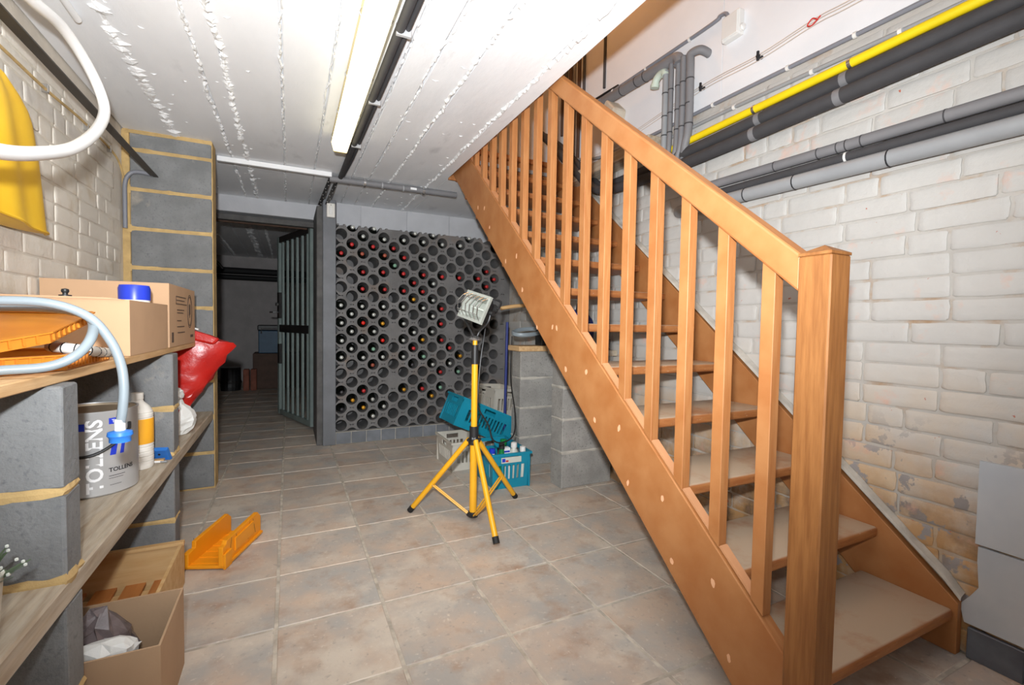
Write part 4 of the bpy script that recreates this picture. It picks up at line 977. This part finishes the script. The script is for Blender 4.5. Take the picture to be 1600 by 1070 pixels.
# ================================================================== TRIPOD WORK LAMP
px, py = .827, 2.123
t = thing('work_lamp', 'yellow tripod work lamp with caged floodlight standing on the tiles', 'work lamp', (px, py, 0))
B().tube([(px, py, .03), (px, py, .43)], .0185, 18).build('lower_pole', 'yellow_paint', t, smooth=True)
B().tube([(px, py, .43), (px, py, .80)], .0155, 18).build('upper_pole', 'yellow_paint', t, smooth=True)
B().tube([(px, py, .40), (px, py, .40+.075)], .0225, 16).build('collar', 'dark_plastic', t, smooth=True)
B().lathe([(.002, .385), (.028, .385), (.030, .40), (.022, .425), (.002, .426)], 8, Matrix.Translation((px, py, 0))).build('leg_bracket', 'dark_plastic', t)
B().tube([(px, py, .785), (px, py, .88)], [.0185, .0165], 16).build('sleeve', 'dark_plastic', t, smooth=True)
B().tube([(px, py, .88), (px, py, .905)], .0115, 14).build('top_tube', 'yellow_paint', t, smooth=True)
B().tube([(px, py, .02), (px, py, .045)], .024, 14).build('bottom_hub', 'dark_plastic', t, smooth=True)
for n_, (fx, fy) in enumerate(((.561, 2.344), (1.152, 2.30), (.828, 1.831))):
    a = Vector((px, py, .408)); f = Vector((fx, fy, .008)); d = (f-a); d2 = Vector((d.x, d.y, 0)).normalized()
    a = a+d2*.024
    lg = B().tube([a, f], .0135, 14).build('leg', 'yellow_paint', t, smooth=True)
    e = f-(f-a).normalized()*.03
    B().tube([e, f], .0155, 12).build('rubber_foot', 'rubber', lg, smooth=True)
    mid = a.lerp(f, .60); hub = Vector((px, py, .03))+d2*.022; sd = d2.cross(Vector((0, 0, 1)))*.007
    for s in (-1, 1): B().tube([mid+sd*s-Vector((0, 0, .01)), hub+sd*s], .0042, 8).build('strut', 'yellow_paint', t, smooth=True)
    B().tube([mid-sd*1.6-Vector((0, 0, .01)), mid+sd*1.6-Vector((0, 0, .01))], .004, 8).build('rivet', 'chrome', lg)
    B().tube([hub-sd*2, hub+sd*2], .008, 8).build('hinge', 'dark_plastic', t)
    B().tube([a-sd*3.2, a+sd*3.2], .007, 8).build('pivot', 'dark_plastic', t)
# lamp head
nrm = Vector((-.86, -.42, .28)).normalized(); rt = Vector((0, 0, 1)).cross(nrm).normalized(); upv = nrm.cross(rt)
HM = Matrix((rt, upv, nrm)).transposed().to_4x4(); HM = HM @ Matrix.Rotation(-.26, 4, 'Z'); HM.translation = Vector((px+.012, py+.03, 1.066))
hw, hh = .082, .066
def BX(b, x0, x1, y0, y1, z0, z1): return b.box(x0, x1, y0, y1, z0, z1, HM)
hd = B()
hd.add([HM @ Vector(v) for v in ((-hw, -hh, 0), (hw, -hh, 0), (hw, hh, 0), (-hw, hh, 0), (-hw*.7, -hh*.6, -.06), (hw*.7, -hh*.6, -.06), (hw*.7, hh*.6, -.06), (-hw*.7, hh*.6, -.06))],
       [(4, 5, 6, 7), (0, 1, 5, 4), (1, 2, 6, 5), (2, 3, 7, 6), (3, 0, 4, 7)])
hd.build('housing', 'dark_plastic', t)
fr = B(); BX(fr, -hw-.006, hw+.006, hh-.008, hh+.006, 0, .014); BX(fr, -hw-.006, hw+.006, -hh-.006, -hh+.008, 0, .014); BX(fr, -hw-.006, -hw+.008, -hh+.008, hh-.008, 0, .014); BX(fr, hw-.008, hw+.006, -hh+.008, hh-.008, 0, .014)
fr.build('front_frame', 'lamp_reflector', t)
B().add([HM @ Vector(v) for v in ((-hw*.9, -hh*.9, .006), (hw*.9, -hh*.9, .006), (hw*.9, hh*.9, .006), (-hw*.9, hh*.9, .006), (-hw*.65, -hh*.55, -.045), (hw*.65, -hh*.55, -.045), (hw*.65, hh*.55, -.045), (-hw*.65, hh*.55, -.045))],
        [(4, 5, 6, 7), (0, 1, 5, 4), (1, 2, 6, 5), (2, 3, 7, 6), (3, 0, 4, 7)]).build('reflector', 'lamp_reflector', t)
B().tube([HM @ Vector((-.05, 0, -.025)), HM @ Vector((.05, 0, -.025))], .005, 8).build('halogen_tube', 'lamp_glass', t)
for k in range(6):
    q = -hw*.88+k*hw*1.76/5
    B().tube([HM @ Vector((q, yy, zz)) for yy, zz in ((hh-.004, .010), (hh*.55, .045), (0, .062), (-hh*.55, .045), (-hh+.004, .010))], .0022, 6).build('guard_bar', 'chrome', t)
for yy, zz in ((hh*.55, .045), (-hh*.55, .045)): B().tube([HM @ Vector((-hw*.88, yy, zz)), HM @ Vector((hw*.88, yy, zz))], .0018, 6).build('guard_bar', 'chrome', t)
yk = catmull([HM @ Vector((-hw-.010, 0, -.02)), HM @ Vector((-hw-.012, -.05, -.025)), Vector((px-.022, py, .945)), Vector((px, py, .905)), Vector((px+.022, py, .945)), HM @ Vector((hw+.012, -.05, -.025)), HM @ Vector((hw+.010, 0, -.02))], 5)
B().tube(yk, .0055, 8).build('yoke', 'dark_plastic', t, smooth=True)
for q in (-1, 1): B().tube([HM @ Vector((q*(hw+.004), 0, -.02)), HM @ Vector((q*(hw+.030), 0, -.02))], .012, 12).build('knob', 'dark_plastic', t, smooth=True)
B().tube(catmull([HM @ Vector((-.03, hh*.6, -.06)), HM @ Vector((-.03, hh*1.1, -.09)), HM @ Vector((.04, hh*1.2, -.11)), HM @ Vector((.06, hh*.5, -.09))], 5), .006, 8).build('carry_handle', 'dark_plastic', t, smooth=True)
B().box(-.025, .025, -.03, .02, -.10, -.06, HM).bevel(.004).build('terminal_box', 'dark_plastic', t)
B().lathe([(.002, .900), (.030, .903), (.034, .909), (.028, .914), (.012, .925), (.002, .926)], 18, Matrix.Translation((px, py, 0))).build('wing_plate', 'chrome', t, smooth=True)
B().tube(catmull([HM @ Vector((0, -.02, -.10)), (px+.07, py+.05, .93), (px+.045, py+.035, .80), (px+.03, py+.03, .62), (px+.04, py+.035, .55), (px+.10, py+.05, .46), (px+.13, py+.06, .38), (px+.20, py+.09, .352), (px+.29, py+.14, .375), (px+.40, py+.35, .45), (px+.56, py+.75, .62), (px+.60, py+.82, .90)], 7), .0042, 8).build('cable', 'dark_plastic', t, smooth=True)

# ================================================================== CRATES
def crate(label, m, L_, W_, Hc, loc, rot, group, taper=.012):
    """stacking crate: local x across (W_), y along (L_), slotted sides, rim, hand holes"""
    t = thing('plastic_crate', label, 'crate', loc, rot, group, local=True)
    th = .006; hx, hy = W_/2, L_/2
    B().box(-hx+taper, hx-taper, -hy+taper, hy-taper, 0, th).build('base', m, t, local=True)
    def side(len_, place):
        b = B(); n = max(4, int(len_/.05)); h2 = len_/2
        z1, z2, z3 = Hc*.26, Hc*.66, Hc*.97
        def bx(a, c, za, zb): 
            v = []
            for (u, z) in ((a, za), (c, za), (c, zb), (a, zb)):
                for o_ in (0, th):
                    e = taper*(1-z/Hc); f = (h2-e)/h2
                    v.append(place(u*f, e+o_, z))
            b.add(v, [(0, 2, 4, 6), (1, 7, 5, 3), (0, 1, 3, 2), (2, 3, 5, 4), (4, 5, 7, 6), (6, 7, 1, 0)])
        bx(-h2, h2, 0, z1)
        hole = .045
        bx(-h2, -hole, z2, z3); bx(hole, h2, z2, z3); bx(-hole, hole, z2, Hc*.74); bx(-hole, hole, Hc*.90, z3)
        pw = .26*len_
        bx(-h2, -h2+pw*.55, z1, z2); bx(h2-pw*.55, h2, z1, z2)
        a0, a1 = -h2+pw*.55, h2-pw*.55; k = max(4, int((a1-a0)/.026)); st_ = (a1-a0)/k
        for i in range(k-1): c = a0+st_*(i+1); bx(c-st_*.24, c+st_*.24, z1, z2)
        b.build('side', m, t, local=True)
    side(W_, lambda u, o_, z: (u, -hy+o_, z)); side(W_, lambda u, o_, z: (u, hy-o_, z))
    side(L_, lambda u, o_, z: (-hx+o_, u, z)); side(L_, lambda u, o_, z: (hx-o_, u, z))
    r_ = B(); e = .007
    for x0, x1, y0, y1 in ((-hx-e, hx+e, -hy-e, -hy+.004), (-hx-e, hx+e, hy-.004, hy+e), (-hx-e, -hx+.004, -hy+.004, hy-.004), (hx-.004, hx+e, -hy+.004, hy-.004)): r_.box(x0, x1, y0, y1, Hc-.014, Hc)
    r_.build('rim', m, t, local=True)
    for x in (-1, 1):
        for y in (-1, 1): B().box(x*hx-.014 if x > 0 else -hx+.002, hx-.002 if x > 0 else -hx+.014, y*hy-.014 if y > 0 else -hy+.002, hy-.002 if y > 0 else -hy+.014, 0, Hc-.014).build('corner_post', m, t, local=True)
    return t
cr = crate('upright teal plastic crate full of bottles behind the work lamp', 'teal', .40, .25, .215, (1.206, 2.648, .0), (0, 0, -.03), None)
st_ = B().box(-.07, .06, -.2045, -.2015, .158, .192).build('sticker', 'bottle_clear', cr, local=True)
B().box(-.065, -.045, -.2052, -.2040, .165, .186).build('mark', 'blue_royal', st_, local=True); B().box(-.042, -.025, -.2052, -.2040, .165, .175).build('mark', 'red', st_, local=True)
crate('white slotted crate on the floor under the tilted teal crate', 'crate_white', .34, .24, .195, (1.083, 3.045, 0), (0, 0, .02), None)
crate('tilted teal crate lying across the low white crate', 'teal', .28, .46, .20, (1.185, 3.06, .214), (0, .42, .06), None)
crate('lower of the two stacked pale grey crates by the block pier', 'crate_white', .36, .28, .23, (1.545, 3.44, 0), (0, 0, .03), 'pale crates stacked by the pier')
crate('upper of the two stacked pale grey crates by the block pier', 'crate_white', .36, .28, .23, (1.520, 3.42, .248), (.0, .07, .14), 'pale crates stacked by the pier')
def small_bottle(label, x, y, r, h, mb, mc, neck=.4):
    t = thing('bottle', label, 'bottle', (x, y, .007), group=None); Tm = Matrix.Translation((x, y, .007))
    B().lathe([(.002, 0), (r*.95, 0), (r, .006), (r, h*.70), (r*.8, h*.78), (r*neck, h*.84), (r*neck, h*.88)], 16, Tm).build('body', mb, t, smooth=True)
    B().lathe([(r*neck*1.2, h*.86), (r*neck*1.2, h*.985), (.002, h)], 14, Tm).build('cap', mc, t, smooth=True)
small_bottle('green bottle with black cap in the upright teal crate', 1.155, 2.50, .020, .262, 'bottle_green', 'dark_plastic', .75)
small_bottle('clear bottle with white cap, left of two in the teal crate', 1.262, 2.55, .032, .245, 'bottle_clear', 'clip_white', .5)
small_bottle('clear bottle with white cap, right of two in the teal crate', 1.293, 2.49, .030, .232, 'bottle_clear', 'clip_white', .5)
small_bottle('green bottle at the back of the teal crate', 1.25, 2.68, .026, .235, 'bottle_green', 'bottle_green', .7)
small_bottle('white bottle with blue label at the left of the teal crate', 1.115, 2.55, .026, .22, 'bottle_white', 'blue_royal', .6)
o = thing('packet', 'white packet with purple stripe in the teal crate', 'packet', (1.205, 2.56, .01)); B().box(1.18, 1.232, 2.535, 2.575, .0075, .222).bevel(.003).build('box', 'label_white', o); B().box(1.184, 1.226, 2.5335, 2.5352, .195, .206).build('stripe', 'blue_royal', o)

# ================================================================== UNDER THE STAIRS
cs = [(.0, .196), (.208, .402), (.414, .608), (.62, .80)]
pier('block_pier', 'grey block pier under the stairs carrying a wooden batten, farther from camera', 1.425, 1.835, 2.80, 2.93, cs, 'block_light', 'mortar_grey', .004)
pier('block_pier', 'grey block pier under the stairs, nearer of the two, standing on the tiles', 1.468, 1.835, 2.318, 2.448, [(.0, .211), (.2235, .411), (.4235, .605), (.6175, .797)], 'block_light', 'mortar_grey', .004)
o = origin(B().box(1.40, 1.835, 2.77, 2.95, .8015, .838).bevel(.003).build('batten', 'plank_pine'), (1.62, 2.86, .80)); tag(o, 'short pale board on top of the farther block pier under the stairs', 'board')
o = origin(B().box(1.50, 1.835, 2.28, 2.56, .7985, .834).bevel(.003).build('board', 'plank_grey'), (1.66, 2.4, .80)); tag(o, 'grey board on top of the nearer block pier under the stairs', 'board')
t = thing('cable_coil', 'grey cable coil lying on the board under the stairs', 'cable', (1.5, 2.88, .9))
pth = []
for k in range(64):
    a = 2*PI*k/20; pth.append((1.515+.115*math.cos(a), 2.87+.06*math.sin(a), .925+.022*math.sin(a+.6)+.006*(k/20)))
B().tube(pth, .0085, 8).build('cable', 'hose_grey', t, smooth=True); B().box(1.60, 1.64, 2.82, 2.92, .8385, .95).bevel(.004).build('cheek', 'dark_plastic', t)
t = thing('blue_pole', 'dark blue pole leaning beside the block pier under the stairs', 'pole', (1.40, 2.98, 0)); B().tube([(1.398, 2.99, .0), (1.408, 2.985, 1.00)], .010, 10).build('pole', 'navy', t, smooth=True); B().tube([(1.398, 2.99, .0), (1.399, 2.99, .14)], .017, 10).build('sleeve', 'navy', t, smooth=True)
t = thing('garden_tool', 'rounded wooden tool handle poking out beside the stringer', 'tool', (1.5, 3.2, 1.1)); B().tube(catmull([(1.36, 3.0, 1.095), (1.40, 3.0, 1.105), (1.50, 3.0, 1.12), (1.64, 3.0, 1.13)], 4), [.010]+[.014]*11+[.012], 10).build('grip', 'crate_pine', t, smooth=True); B().tube([(1.64, 3.0, 1.13), (1.80, 3.0, 1.14)], .010, 8).build('ferrule', 'pipe_grey', t)
t = thing('blue_tool_bag', 'dark blue bundle on the grey board seen between the stair treads', 'bag', (1.67, 2.45, .835))
V = []; rg = random.Random(13)
for i in range(10):
    f = i/9; rr = .085*(.85+.25*math.sin(PI*f))*(1 if f < .75 else 1-1.6*(f-.75))
    for k in range(14):
        a = 2*PI*k/14; V.append((1.67+rr*math.cos(a)+rg.uniform(-.008, .008), 2.46+rr*.85*math.sin(a)+rg.uniform(-.008, .008), .836+.25*f+rg.uniform(-.005, .005)*(f > 0)))
B().add(V, [(i*14+k, i*14+(k+1) % 14, (i+1)*14+(k+1) % 14, (i+1)*14+k) for i in range(9) for k in range(14)] + [tuple(range(14))[::-1], tuple(range(126, 140))]).build('body', 'navy', t, smooth=True)
B().tube(catmull([(1.64, 2.44, 1.06), (1.645, 2.43, 1.12), (1.69, 2.43, 1.13), (1.71, 2.44, 1.07)], 4), .012, 8).build('strap', 'dark_plastic', t, smooth=True)
t = thing('black_reel', 'small black reel on the grey board beside the blue bundle', 'reel', (1.79, 2.36, .835))
for z0_, z1_, r0_ in ((.835, .842, .038), (.842, .895, .026), (.895, .902, .038)): B().lathe([(.002, z0_), (r0_, z0_), (r0_, z1_), (.002, z1_)], 18, Matrix.Translation((1.785, 2.35, 0))).build('flange' if r0_ > .03 else 'drum', 'dark_plastic', t, smooth=True)
